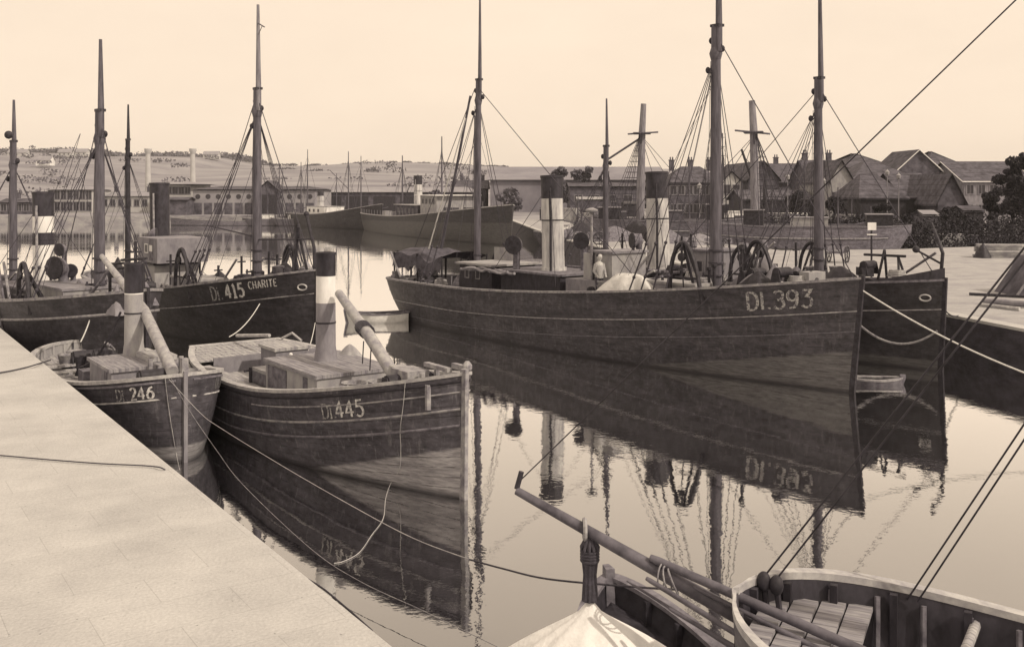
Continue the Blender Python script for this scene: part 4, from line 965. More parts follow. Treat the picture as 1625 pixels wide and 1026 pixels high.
for a_, b_ in (((1212, 915), 9.75), ((1230, 921), 9.7)): MB().tube([inv @ P(a_[0], a_[1], b_), inv @ (mt+Vector((.0, 0, -.1)))], .009, 6).build('forestay', M_DARK, tG)
for px_, py_ in ((1440, 950), (1456, 954)):
    MB().tube([inv @ Wz(px_, py_, 1.95), inv @ mt], .009, 6).build('shroud', M_DARK, tG)

# spars lashed on the bowsprit
def spar(name, label, cat, a, b, r0, r1, m, ext=.4, n=10):
    a = Vector(a); b = Vector(b); b = b+(b-a)*ext; mb = MB().tube([a, a.lerp(b, .03), b], [r0*.8, r0, r1], n)
    return tag(mb.build(name, m, None, smooth=60, loc=tuple(a)), label, cat)
spar('spar', 'thick bare spar lying along the bowsprit in the foreground, its blunt end above it', 'spar', P(1032, 884, 9.95), P(1345, 1022, 9.0), .042, .052, M_SPAR)
spar('boat_hook', 'long pole with a sharp pointed end below the bowsprit', 'pole', P(995, 921, 10.2), P(1162, 1026, 9.4), .012, .03, M_SPAR)
spar('oar_shaft', 'thin round pole just under the bowsprit, lashed to it', 'pole', P(1026, 917, 9.8), P(1200, 1024, 9.0), .024, .032, M_SPAR)
spar('oar_shaft', 'thin dark pole lowest in the bundle under the bowsprit', 'pole', P(1062, 965, 9.7), P(1190, 1040, 9.1), .018, .028, M_SPAR)
spar('oar_shaft', 'long worn pole between the bowsprit and the blunt ended spar', 'pole', P(1100, 930, 9.75), P(1300, 1030, 9.0), .022, .03, M_SPAR)
ls = MB()
c0 = P(1066, 914, 9.85)
for k in range(3):
    c1 = c0+Vector((.05*k-.1, -.04*k, -.02*k)); ls.tube([c1+Vector((.05*math.cos(R(a2+40*k)), .09*math.cos(R(a2)), .12*math.sin(R(a2))+.01*k)) for a2 in range(0, 361, 24)], .009, 5)
tag(ls.build('lashing', M_RAIL, None, loc=tuple(c0)), 'pale cord lashing tying the poles to the bowsprit', 'rope')
# rope hank hanging from the bowsprit to the canvas
rh = MB(); top = P(936, 852, 10.25); bot = P(936, 952, 10.25)
for k in range(11):
    a2 = k*2*math.pi/11; o1 = Vector((math.cos(a2), math.sin(a2), 0))
    rh.tube([top+o1*.03, top+Vector((0, 0, -.10))+o1*.085, top+Vector((0, 0, -.2))+o1*.07, top.lerp(bot, .6)+o1*.05, bot+o1*.065], .02, 5)
for k in range(4): rh.tube([top+Vector((.085*math.cos(R(a2)), .085*math.sin(R(a2)), -.14-.03*k)) for a2 in range(0, 361, 30)], .018, 5)
tag(rh.build('rope_hank', M_ROPED, None, smooth=60, loc=tuple(top)), 'hank of rope hanging from the bowsprit down to the white canvas', 'rope')
# small dark dinghy under the bowsprit with canvas over it
uD = (-.25, .968); tD = boat_root('dinghy', 'small dark dinghy half under the white canvas below the bowsprit', 'dinghy', (2.0, 8.8), uD, 3.4)
hD = Hull(3.4, .85, 1.0, .98, 1.38, counter=0, tm=.4, rake=.1, pw_=2, fullbow=.5, bowp=2.0, bows=.7, transom=.7, bulw=.3, keel=-.2)
hD.build(tD, hull_mat('hull_dinghy', .03, .06, planks=8, wear=.5), M_DARK, M_RAILD, M_DARK, n=30, rail_r=.03)
cv = MB(); ap = P(936, 950, 10.3); rr = random.Random(3); n_, k_ = 72, 14
for j in range(k_+1):
    t = j/k_
    for i in range(n_):
        a2 = 2*math.pi*i/n_; fo_ = 1+.16*t**.5*(math.sin(5*a2+.6)+.5*math.sin(11*a2+2+t))
        rad = (.03+1.0*t)*fo_; cv.v.append((ap.x+rad*math.cos(a2)*1.12, ap.y-.05+rad*math.sin(a2)*.85-.15*t, ap.z-(.42*t**.55+.40*t*t)*(1+.12*math.sin(5*a2+.6)*t)))
for j in range(k_):
    for i in range(n_): a_ = j*n_+i; b_ = j*n_+(i+1) % n_; cv.f.append((a_, a_+n_, b_+n_, b_))
tag(cv.build('canvas_cover', mat('white_canvas', .66, .8, .9, 4, bump=.3), None, smooth=180, loc=tuple(ap)), 'white canvas hanging in folds at the bottom edge under the hank of rope', 'canvas')

# ---- dinghies
def dinghy(label, a, u_, L_, B_, z_, m, rail, thw=2, inner=None):
    t = boat_root('rowing_boat', label, 'rowing boat', a, u_, L_); h = Hull(L_, B_, z_, z_*.86, z_*1.15, counter=0, tm=.45, rake=.12, pw_=2, fullbow=.45, bowp=2.0, bows=.7, transom=.7, bulw=z_*.7, keel=-.15, sternfrac=.35)
    h.build(t, m, inner or M_LGREY, rail, inner or M_GREY, n=30, nv=8, rail_r=.03)
    for k in range(thw):
        d_ = L_*(.3+.25*k); MB().box((h.lx(d_), 0, z_*.7), (.2, 2*abs(h.pt(d_, .8, 1).y)-.1, .04)).build('thwart', M_RAILP, t)
    return t
mdg = hull_mat('hull_boat', .09, .16, planks=7, wear=.6)
dinghy('small pale rowing boat floating behind the bow of Di.445, across the open water', (-4.75, 45.8), (-.97, -.2), 2.8, .6, .45, mat('pale_boat', .6, .85, .7, 3), M_RAILD)
dinghy('small rowing boat floating beside the stem of the trawler numbered DI.393', (10.55, 31.2), (.99, -.1), 1.5, .40, .17, mat('pale_boat2', .08, .20, .7, 3), M_RAIL, 0, M_DARK)

# ================================================================== ropes
def rope(label, pts, r, m, name='mooring_rope', n=7):
    p0 = Vector(pts[0]); return tag(MB().tube(pts, r, n).build(name, m, None, smooth=60, loc=tuple(p0)), label, 'rope')
def bollard(x, y, label):
    t = MB().lathe((x, y, 1.5), [(.20, 0), (.17, .05), (.14, .35), (.22, .45), (.22, .55), (.1, .62)], 16).build('bollard', M_DARK, None, smooth=50, loc=(x, y, 1.5)); return tag(t, label, 'bollard')
rope('pale mooring rope sagging from the bow of DI.393 to the right edge', catenary((10.15, 29.45, 3.1), (20, 18, 1.62), 1.6, 40), .024, M_ROPEP)
rope('short dark rope from the tall stem behind DI.393 down to the quay edge', catenary((14.2, 33.1, 2.05), (15.9, 35.9, 1.5), .1), .022, M_ROPED)
rope('pale rope between the trawler Di.415 and the stern of Di.445', catenary(P(412, 482, 34.5), P(364, 534, 28.9), .15), .016, M_ROPEP)
rope('pale rope hanging from the stem of Di.415 behind the stack of Di.445', catenary(P(500, 512, 35.6), P(488, 558, 27.5), .1), .014, M_ROPEP)
rope('pale rope from the banded funnel trawler down to the rail of Di.246', catenary(P(150, 482, 31.6), P(128, 542, 29.6), .1), .020, M_ROPEP)
pts = [onhull(t6, h6, 268, 600), P(318, 655, 21.0), P(352, 680, 20.2), P(450, 740, 17.8), P(560, 803, 15.7), P(655, 853, 14.6), P(745, 887, 13.7), P(800, 902, 12.9), P(870, 918, 12.2), P(1000, 930, 11.2), P(1080, 935, 10.4)]
rope('long thin rope from the bow of Di.246 past Di.445 into open water', smoothpath(pts[:7], 6), .006, M_RAILP)
rope('dark knotted end of the long rope, crossing open water to the bowsprit boat', smoothpath(pts[6:], 6), .012, M_ROPED)
pts = [onhull(t6, h6, 272, 600), P(300, 650, 21.3), P(345, 716, 20), P(386, 769, 18.5), P(492, 869, 16), P(572, 922, 14.8), P(671, 968, 13.8), P(770, 1016, 12.9), P(860, 1060, 12)]
rope('faint thin line running low over the dark water from Di.246 towards the bottom edge', smoothpath(pts, 6), .005, M_RAIL)
pts = [Wz(395, 870, .9), Wz(430, 890, .6), Wz(500, 925, .35), Wz(545, 960, .5), Wz(590, 1000, .8)]
rope('dark rope slung low over the water beside the quay edge at the bottom', smoothpath(pts, 6), .014, M_ROPED)
pts = [onhull(t5, h5, *q) for q in ((643, 606), (640, 640), (635, 680), (636, 712), (634, 742), (620, 768))]+[Wz(612, 790, .012), Wz(608, 822, .012), Wz(590, 848, .012), Wz(570, 876, .012), Wz(545, 890, .012), Wz(530, 893, .012)]
rope('pale line hanging down the bow of Di.445 and floating on the water', smoothpath(pts, 6), .007, M_RAILP)
rope('thin pale line hanging down the bow of Di.246', smoothpath([onhull(t6, h6, 262, 600), onhull(t6, h6, 268, 650), onhull(t6, h6, 276, 700), onhull(t6, h6, 280, 722), Wz(285, 745, 0)], 6), .006, M_RAILP)
g1 = [Wz(-60, 598, 1.53), Wz(0, 591, 1.53), Wz(40, 583, 1.53), Wz(64, 576, 1.56), P(80, 571, 29.2)]
rope('dark rope across the quay top to the stern of Di.246', smoothpath(g1, 6), .018, M_ROPED)
g2 = [Wz(-80, 716, 1.53), Wz(0, 722, 1.53), Wz(80, 729, 1.53), Wz(160, 735, 1.53), Wz(238, 739, 1.53), Wz(262, 745, 1.5), Wz(285, 766, 1.0)]
rope('dark rope lying across the pale quay and over its edge', smoothpath(g2, 6), .011, M_ROPED)

# ================================================================== far ships
def far_mast(root, x, z0, z1, r=.12, yard=None, m=None):
    mo = MB().tube([(x, 0, z0), (x, 0, z1)], [r, r*.45], 8).build('mast', m or M_MAST, root, smooth=60)
    s_ = MB()
    for k in (-1, 1):
        for q in (-.6, .4): s_.tube([(x, 0, z1*.85), (x+q-.5, k*1.6, z0)], .022, 4)
    for q in (-3.5, 2.5): s_.tube([(x, 0, z1*.9), (x+q, 0, z0)], .018, 4)
    s_.build('shrouds', M_ROPED, mo)
    if yard: MB().tube([(x, 0, yard[0]), (x+yard[1], 0, yard[2])], .06, 6).build('derrick', M_MAST, mo)
# steamer with white funnel
uS = (.409, -.912); LS = 52.6
tS = boat_root('cargo_steamer', 'long black cargo steamer across the basin with a thin white funnel', 'steamer', (-21.5, 155), uS, LS)
hS = Hull(LS, 4.2, 2.5, 2.4, 4.3, counter=2.2, tm=.4, rake=.3, pw_=1.5, bulw=.8, keel=-1.5)
hS.build(tS, hull_mat('hull_steamer', .025, .05, planks=7, wear=.2, seam=.2, boot=(1.9, .019), boot_c=.075), M_DDECK, M_LGREY, M_GREY, n=48, rail_r=.10)
funnel(tS, hS, 21.9, 3.4, 7.8, 6.6, r=.55)
house(tS, hS.lx(24.5), 0, 2.1, 9, 5, 1.8, M_BRICK, M_LGREY, over=.3, name='deckhouse', win=tuple((x_, 1.1, .5, .5) for x_ in (-3.5, -2, -.5, 1, 2.5)))
house(tS, hS.lx(33), 0, 2.3, 6, 5, 2.9, M_LGREY, M_WHITE, over=.6, name='bridge', win=tuple((x_, 2.2, .7, .6) for x_ in (-2, -.7, .6, 1.9)))
for x_, z_, yd in ((15, 10.7, (4, 4, 7)), (31, 12.6, None), (42, 14.5, (5, -6, 9))): far_mast(tS, hS.lx(x_), 2.4, z_, .16, yd)
rr = random.Random(5)
for k in range(16):
    x_ = rr.uniform(6, 48); MB().box((hS.lx(x_), rr.uniform(-2, 2), hS.sheer(x_)-.2), (rr.uniform(.6, 2), rr.uniform(.5, 1.5), rr.uniform(.8, 1.8))).build('deck_gear', rr.choice([M_BRICK, M_DARK, M_LGREY, M_WHITE]), tS)
st = MB()
for k in range(34):
    x_ = 4+k*1.4; st.tube([(hS.lx(x_), -hS.half(x_)*.98, hS.sheer(x_)), (hS.lx(x_), -hS.half(x_)*.98, hS.sheer(x_)+.7)], .03, 4)
st.build('railing', M_GREY, tS)
# second steamer
uQ = (.62, -.785)
tQ = boat_root('coaster', 'low dark coaster at the far quay, left of the white funnelled steamer', 'coaster', (-37.6, 171.0), uQ, 30)
hQ = Hull(30, 3, 2.0, 2.0, 3.8, counter=1.6, tm=.4, rake=.3, bulw=.6)
hQ.build(tQ, hull_mat('hull_coaster', .03, .06, planks=5, wear=.1, seam=.1), M_DDECK, M_RAIL, M_GREY, n=36, rail_r=.09)
funnel(tQ, hQ, 11, 2.4, 5.6, 4.9, r=.5, pipe=False)
house(tQ, hQ.lx(12.5), 0, 1.6, 6, 3.5, 1.6, M_WHITE, M_LGREY, name='deckhouse', win=((-2, 1, .5, .4), (-.5, 1, .5, .4), (1, 1, .5, .4)))
for x_, z_, yd in ((4, 10.5, None), (20, 11.8, (6, -6, 9))): far_mast(tQ, hQ.lx(x_), 2, z_, .13, yd)
# low barge
tR = boat_root('barge', 'long low empty barge moored along the far quay on the left', 'barge', (-56.5, 168), (1, -.05), 24)
hR = Hull(24, 2.2, 1.3, .8, 1.1, counter=0, tm=.5, rake=.6, bulw=.3, fullbow=.7, transom=.5)
hR.build(tR, hull_mat('hull_barge', .10, .16, planks=4, wear=.2), M_GREY, M_LGREY, M_GREY, n=30, rail_r=.07)
# far sailing boats
for i, (px_, Y_, zt, lab) in enumerate(((487, 165, 12.5, 'far sailing boat with the leftmost thin mast, against the far quay'), (572, 167, 11.5, 'far sailing boat with a short thin mast behind the coaster'), (442, 166, 10.0, 'far sailing boat with a short mast behind the mast of Di.415'))):
    t = boat_root('sailing_boat', lab, 'sailing boat', ((px_-CX)*Y_/F-6, Y_), (1, .1), 12)
    hh = Hull(12, 1.8, 1.3, 1.1, 1.9, counter=1); hh.build(t, hull_mat('hull_far%d' % i, .08, .14, planks=4, wear=.1), M_GREY, M_RAIL, M_GREY, n=24, rail_r=.07)
    far_mast(t, hh.lx(6), 1, zt, .12, (2, 4.5, 3)); far_mast(t, hh.lx(2), 1, zt*.75, .09)
    house(t, hh.lx(4), 0, 1, 2.2, 1.5, .8, M_WHITE, M_GREY, name='cabin')
# two sailing ships behind the landing quay
def tall_ship(label, a, u_, L_, z_, md, zt, ztop_y, m, side_m, ratl=-1, dead=True):
    t = boat_root('sailing_ship', label, 'sailing ship', a, u_, L_); h = Hull(L_, 3.2, z_*1.05, z_, z_*1.12, counter=1.6, tm=.5, rake=.4, bulw=.8, pw_=2)
    h.build(t, side_m, M_DDECK, M_RAILD, M_GREY, n=36, rail_r=.09, strakes=((.9, .06, M_RAIL, 2, L_-1),))
    x = h.lx(md); mo = MB().tube([(x, 0, 1.5), (x+.2, 0, zt*.8), (x+.35, 0, zt)], [.42, .33, .26], 12).build('lower_mast', m, t, smooth=60)
    zt2 = zt*.8
    tp = MB(); tp.box((x+.2, 0, zt2), (1.6, 2.2, .12)); tp.tube([(x-1.1, -.8, zt2-.1), (x+1.7, .8, zt2+.15)], .08, 6)
    for s_ in (-1, 1): tp.tube([(x+.1, s_*.1, zt2-1.3), (x+.2, s_*.9, zt2)], .07, 6)
    tp.build('mast_top', M_MAST, mo)
    for side in (-1, 1):
        sh = []
        for k in range(4):
            p = Vector((x-.4-k*.9, side*2.9, z_)); q = Vector((x, side*.35, zt2-.15)); sh.append((q, p))
        so_ = MB()
        for q, p in sh: so_.tube([q, p], .03, 4)
        for j in range(1, 16):
            tt = j/16; so_.tube([sh[0][0].lerp(sh[0][1], tt), sh[3][0].lerp(sh[3][1], tt)], .018, 4)
        so_.build('ratlines', M_ROPED, t)
    for k in (2.5, 5, 7): MB().tube([(x+.1, 0, zt2-.2), (x+k, 0, z_+.2)], .025, 4).build('stay', M_ROPED, t)
    return t, h
sm1 = hull_mat('hull_ship1', .09, .16, planks=9, wear=.2, seam=.3, boot=(.6, 0), boot_c=.10)
sm2 = hull_mat('hull_ship2', .12, .22, planks=9, wear=.2, seam=.3, boot=(1.2, 0), boot_c=.12)
tA, hA = tall_ship('grey sailing ship behind the second funnel, with a stump mast, top platform and ratlines', (7.0, 98), (.985, -.17), 17, 3.0, 5.4, 14.2, 0, M_MASTP, sm1)
tB, hB = tall_ship('pale sailing ship with a bare stump mast lying behind the landing quay', (32.5, 82), (-.96, .28), 18, 2.9, 12.3, 13.5, 0, M_MASTP, sm2)
MB().tube([(hA.lx(5.9), 0, 11.2), (hA.lx(2.2), 0, 8.8)], .10, 6).build('hanging_spar', M_MAST, tA)
for k, (x_, w_, hh_) in enumerate(((2.5, 2, 1.3), (8, 3, 1.0), (12.5, 1.6, 1.6))):
    house(tA, hA.lx(x_), 0, 2.3, w_, 2.2, hh_+.6, M_BRICK if k % 2 else M_DARK, M_GREY, name='deckhouse'); house(tB, hB.lx(x_), 0, 2.3, w_, 2.2, hh_+.3, M_LGREY if k == 1 else M_DARK, M_GREY, name='deckhouse')
# steam crane derrick behind
def derrick(x, y, label, lean):
    t = thing('derrick_crane', label, 'crane', (x, y, 1.5)); MB().tube([(0, 0, 0), (0, 0, 5.5)], [.3, .2], 8).build('post', M_DARK, t)
    MB().tube([(.2, 0, .8), (lean, 0, 8.9)], [.22, .13], 8).build('jib', M_DARK, t); MB().tube([(0, 0, 5.5), (lean, 0, 8.4)], .03, 4).build('jib_stay', M_ROPED, t)
    MB().box((-.6, 0, .9), (2, 1.6, 1.8)).build('cab', M_BRICK, t)
p = Wz(1216, 346, 1.5); derrick(P(1214, 300, 112).x, 112, 'dark quay crane with a leaning jib between the two trawler masts', -2.6)


# ================================================================== buildings
def building(label, x, y, w_, d_, hgt, roof_h, mw, mr, rz=0, ridge_x=True, nwin=0, rows=1, chim=0, hip=0, cat='building', name='warehouse', dark_open=False, wsz=(.9, 1.2), trim=False, wfr=None, round_win=False, z=1.5, over=.35, gwin=0):
    t = thing(name, label, cat, (x, y, z), rz)
    wb = MB(); hw_, hd = w_/2, d_/2
    wb.add([(-hw_, -hd, 0), (hw_, -hd, 0), (hw_, hd, 0), (-hw_, hd, 0), (-hw_, -hd, hgt), (hw_, -hd, hgt), (hw_, hd, hgt), (-hw_, hd, hgt)],
           [(0, 1, 5, 4), (1, 2, 6, 5), (2, 3, 7, 6), (3, 0, 4, 7)])
    if not hip:
        if ridge_x: wb.add([(-hw_, -hd, hgt), (-hw_, hd, hgt), (-hw_, 0, hgt+roof_h), (hw_, -hd, hgt), (hw_, hd, hgt), (hw_, 0, hgt+roof_h)], [(0, 1, 2), (4, 3, 5)])
        else: wb.add([(-hw_, -hd, hgt), (hw_, -hd, hgt), (0, -hd, hgt+roof_h), (-hw_, hd, hgt), (hw_, hd, hgt), (0, hd, hgt+roof_h)], [(0, 1, 2), (4, 3, 5)])
    wo = wb.build('wall', mw, t)
    rb = MB(); o_ = over; e = .02; th = .16
    hip_ = hip if hip else 0
    if ridge_x: A = [(-hw_-o_, -hd-o_), (hw_+o_, -hd-o_), (hw_+o_, hd+o_), (-hw_-o_, hd+o_)]; r0 = (-hw_-o_+hip_, 0); r1 = (hw_+o_-hip_, 0); dz_ = roof_h*o_/hd
    else: A = [(-hw_-o_, -hd-o_), (hw_+o_, -hd-o_), (hw_+o_, hd+o_), (-hw_-o_, hd+o_)]; r0 = (0, -hd-o_+hip_); r1 = (0, hd+o_-hip_); dz_ = roof_h*o_/hw_
    ze = hgt-dz_+e; zr = hgt+roof_h+e
    for k, zz_ in ((0, th), (1, 0)):
        vs = [(a[0], a[1], ze+zz_) for a in A]+[(r0[0], r0[1], zr+zz_), (r1[0], r1[1], zr+zz_)]
        if ridge_x: fs = [(0, 1, 5, 4), (2, 3, 4, 5)]+([(3, 0, 4), (1, 2, 5)] if hip_ else [])
        else: fs = [(0, 4, 5, 3), (1, 2, 5, 4)]+([(0, 1, 4), (2, 3, 5)] if hip_ else [])
        rb.add(vs, fs if k == 0 else [f[::-1] for f in fs])
    ro = rb.build('roof', mr, t)
    if trim:   # barge boards and eaves in paler wood
        tr = MB()
        if ridge_x:
            tr.tube([(-hw_-o_, -hd-o_, ze+th/2), (hw_+o_, -hd-o_, ze+th/2)], .08, 4)
            if not hip: 
                for sx in (-1, 1): tr.tube([(sx*(hw_+o_), -hd-o_, ze+th/2), (sx*(hw_+o_), 0, zr+th/2), (sx*(hw_+o_), hd+o_, ze+th/2)], .08, 4)
        else:
            for sx in (-1, 1): tr.tube([(sx*(hw_+o_), -hd-o_, ze+th/2), (sx*(hw_+o_), hd+o_, ze+th/2)], .08, 4)
            if not hip: tr.tube([(-hw_-o_, -hd-o_, ze+th/2), (0, -hd-o_, zr+th/2), (hw_+o_, -hd-o_, ze+th/2)], .09, 4)
        tr.build('eaves_board', M_LGREY if trim is True else trim, ro)
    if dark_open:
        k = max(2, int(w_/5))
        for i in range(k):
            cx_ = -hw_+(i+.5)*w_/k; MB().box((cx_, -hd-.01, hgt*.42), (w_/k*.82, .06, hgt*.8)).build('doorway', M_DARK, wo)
    for r_ in range(rows):
        for i in range(nwin):
            cx_ = -hw_+(i+.5)*w_/nwin; cz = hgt*(r_+.6)/rows
            if round_win:
                MB().tube([(cx_, -hd-.05, cz+.6), (cx_, -hd+.05, cz+.6)], .45, 12).build('window', M_GLASS, wo); 
                MB().box((cx_, -hd-.01, cz-1.6), (1.4, .06, 2.2)).build('doorway', M_BRICK, wo); continue
            f_ = MB(); ww, hh = wsz
            for (ax, az, sx, sz) in ((0, hh/2+.05, ww+.2, .1), (0, -hh/2-.07, ww+.3, .12), (-ww/2-.05, 0, .1, hh), (ww/2+.05, 0, .1, hh), (0, 0, .05, hh)): f_.box((cx_+ax, -hd-.05, cz+az), (sx, .10, sz))
            fo = f_.build('window', wfr or M_GREY, wo); MB().box((cx_, -hd-.015, cz), (ww, .03, hh)).build('pane', M_GLASS, fo)
    for i in range(gwin):
        for sx in (-1, 1):
            cy_ = -hd+(i+.5)*d_/gwin; f_ = MB().box((sx*(hw_+.02), cy_, hgt*.6), (.06, wsz[0], wsz[1])); f_.build('window', M_GLASS, wo)
    for i in range(chim):
        cx_ = -hw_*.7+i*(w_*.7/max(1, chim-1)) if chim > 1 else -hw_*.5
        c_ = MB().box((cx_, .2, hgt+roof_h+.3), (.7, .6, 1.6)); c_.box((cx_, .2, hgt+roof_h+1.15), (.85, .75, .14))
        for q in (-.18, .18): c_.lathe((cx_+q, .2, hgt+roof_h+1.2), [(.11, 0), (.09, .45)], 8)
        c_.build('chimney', M_BRICK, ro)
    return t
def bpx(x0, x1, Y): return ((x0+x1)/2-CX)*Y/F, (x1-x0)*Y/F
def zz(py, Y): return H-(py-HY)*Y/F
def B(label, x0, x1, Y, yeave, yridge, depth, mw, mr, **k):
    x, w_ = bpx(x0, x1, Y); hg = zz(yeave, Y)-1.5; rh = zz(yridge, Y+depth/2)-1.5-hg
    return building(label, x, Y+depth/2, w_, depth, hg, max(.3, rh), mw, mr, **k)
# left far bank
B('pale two storey house with tall windows at the far left bank', 76, 146, 190, 302, 297, 9, M_PLASTER, M_ROOFL, nwin=7, rows=2, name='quay_house', wsz=(.9, 1.6), hip=3)
B('small pale house between the banded funnel and the left mast', 160, 236, 196, 312, 306, 8, M_PLASTER, M_ROOFL, nwin=6, rows=1, name='quay_house', chim=2)
B('pale flat roofed customs building with a projecting cornice, left of the long warehouse', 243, 303, 185, 293, 290, 12, M_PLASTER, M_ROOFL, nwin=6, rows=2, hip=3, over=1.2, name='customs_building')
B('long stone warehouse with round upper windows and a small central gable', 306, 500, 178, 302, 297, 16, mat('warm_stone', .24, .34, .9, .3), M_ROOF, nwin=12, round_win=True, hip=3, trim=False, name='warehouse')
B('small gabled centre porch of the long stone warehouse', 409, 441, 176, 302, 288, 6, M_BRICK, M_ROOF, ridge_x=False, name='warehouse_porch', dark_open=True, trim=False)
B('long low dark shed behind the coaster and the white funnelled steamer', 503, 760, 196, 306, 298, 18, M_BRICK, M_ROOFL, dark_open=True, trim=False, name='quay_shed', hip=3)
B('low wagon shed on the quay in front of the cornice building', 262, 296, 174, 318, 314, 4, M_BRICK, M_ROOF, name='hut', trim=False)
B('low dark hut at the far left quay', 0, 60, 180, 322, 316, 6, M_BRICK, M_ROOF, nwin=5, name='hut', chim=1)
# centre
B('dark pitched shed with chimneys just right of the thin mizzen mast of DI.393', 722, 772, 205, 300, 287, 16, M_BRICK, M_ROOF, name='shed', chim=2, trim=False)
B('big pale goods shed with a low gable behind the funnel of DI.393', 778, 1062, 196, 286, 266, 34, mat('pale_shed_wall', .16, .24, .9, .2), mat('pale_shed_roof', .19, .26, .9, .2), name='goods_shed', trim=False, rz=0, over=.6)
B('low wide pale shed wall in front of the goods shed', 905, 1062, 176, 297, 291, 10, M_BRICK, M_ROOF, name='shed', dark_open=False, nwin=6, wsz=(1.4, 1.0))
B('dark covered wagon on the far quay right of the DI.393 funnel', 916, 962, 156, 322, 318, 4, M_BRICK, M_LGREY, name='goods_wagon', cat='wagon', z=1.9, over=.1)
B('dark open goods wagon right of the covered one', 990, 1030, 150, 330, 326, 4, M_DARK, M_DARK, name='goods_wagon', cat='wagon', z=1.9, over=.05)
B('tall grey house with mansard roof and chimneys behind the foremast of DI.393', 1062, 1150, 150, 290, 266, 11, M_BRICK, M_ROOF, nwin=7, rows=2, chim=3, hip=3.0, name='town_house')
B('narrow pale gabled house right of the foremast of DI.393', 1146, 1176, 145, 288, 274, 9, M_PLASTER, M_ROOF, nwin=2, rows=2, ridge_x=False, name='town_house')
B('dark gabled barn behind the bare stump mast', 1188, 1236, 150, 284, 260, 26, M_BRICK, M_ROOF, ridge_x=False, name='barn')
B('long dark roofed shed joined behind the stump mast', 1236, 1292, 160, 290, 261, 14, M_BRICK, M_ROOF, name='shed', chim=1)
B('low dark sheds under the barn roof, right of the leaning jib', 1180, 1290, 132, 318, 303, 9, M_DARK, M_ROOF, name='shed', dark_open=True)
B('dark house with chimneys left of the gabled pale wall', 1286, 1342, 140, 286, 256, 10, M_BRICK, M_ROOF, nwin=3, chim=3, name='town_house')
B('house with a pale gable wall and narrow windows', 1318, 1352, 128, 284, 258, 14, M_LGREY, M_ROOF, nwin=2, ridge_x=False, name='town_house')
B('high slate roof behind the pale gable house', 1340, 1420, 168, 266, 245, 16, M_BRICK, M_ROOF, name='warehouse', hip=5)
B('large slate roof with a pale eave beside the gable house', 1352, 1470, 138, 290, 256, 16, M_LGREY, M_ROOF, name='warehouse', hip=5)
B('open fronted dark timber shed with a steep roof', 1366, 1438, 116, 314, 278, 10, M_DARK, M_ROOF, dark_open=True, name='timber_shed', hip=2, trim=False)
B('dark timber shed with a steep gable end facing the water', 1436, 1490, 118, 314, 277, 12, M_DARK, M_ROOF, dark_open=True, name='timber_shed', trim=False)
B('steep dark gabled hut at the end of the timber sheds', 1488, 1530, 112, 318, 279, 12, M_BRICK, M_ROOF, ridge_x=False, name='timber_shed', trim=False)
def bigroof():
    x, w_ = bpx(1436, 1545, 152); return building('largest building, its pale edged gable rising above the timber sheds', x+1.5, 170, 15, 34, zz(272, 150)-1.5, 4.6, M_BRICK, M_ROOF, rz=R(58), ridge_x=True, nwin=8, rows=2, gwin=3, trim=M_WHITE, hip=0, name='warehouse')
B('largest building, its pale edged gable rising above the timber sheds', 1424, 1492, 148, 270, 241, 10, M_BRICK, M_ROOF, ridge_x=False, trim=M_WHITE, name='warehouse')
B('long slate roofed wing of the largest building, with a white eave and windows', 1470, 1552, 151, 273, 242, 16, M_GREY, M_ROOF, hip=4.5, nwin=7, rows=2, trim=M_WHITE, name='warehouse_wing')
B('plain slate roofed building at the right, behind the tree', 1530, 1640, 142, 288, 258, 14, M_GREY, M_ROOF, nwin=6, rows=2, trim=M_WHITE, name='town_house')
# hill houses
for i, (px_, Y_, z0_, w_, lab) in enumerate(((72, 640, 22, 9, 'small white farmhouse high on the left hill'), (30, 760, 31, 14, 'pale house among the trees at the top of the far left hill'), (128, 800, 33, 12, 'pale house among the ridge trees beside the left mast'), (336, 800, 31, 12, 'pale farmhouse near the ridge, between the chimneys and the mast of Di.415'), (105, 780, 32, 10, 'low pale cottage on the ridge right of the white farmhouse'))):
    building(lab, (px_-CX)*Y_/F, Y_, w_, 7, 3.5, 2.6, M_WHITE if i == 0 else M_PLASTER, M_ROOFL, nwin=3, name='farmhouse', z=z0_-1.2, trim=False)
# tall columns on the left bank
for px_, lab in ((235, 'tall pale brick chimney on the left bank, the left one of a pair'), (306, 'tall pale brick chimney on the left bank, the right one of a pair')):
    Y_ = 235; t = thing('factory_chimney', lab, 'chimney', ((px_-CX)*Y_/F, Y_, 1.5), 0, 'factory chimneys on the left bank')
    zt = zz(236, Y_)-1.5; MB().lathe((0, 0, 0), [(.75, 0), (.5, zt)], 14).build('shaft', M_PLASTER, t, smooth=60); MB().lathe((0, 0, 0), [(.55, zt-1.2), (.85, zt-.5), (.85, zt)], 14).build('cap', M_PLASTER, t, smooth=40)

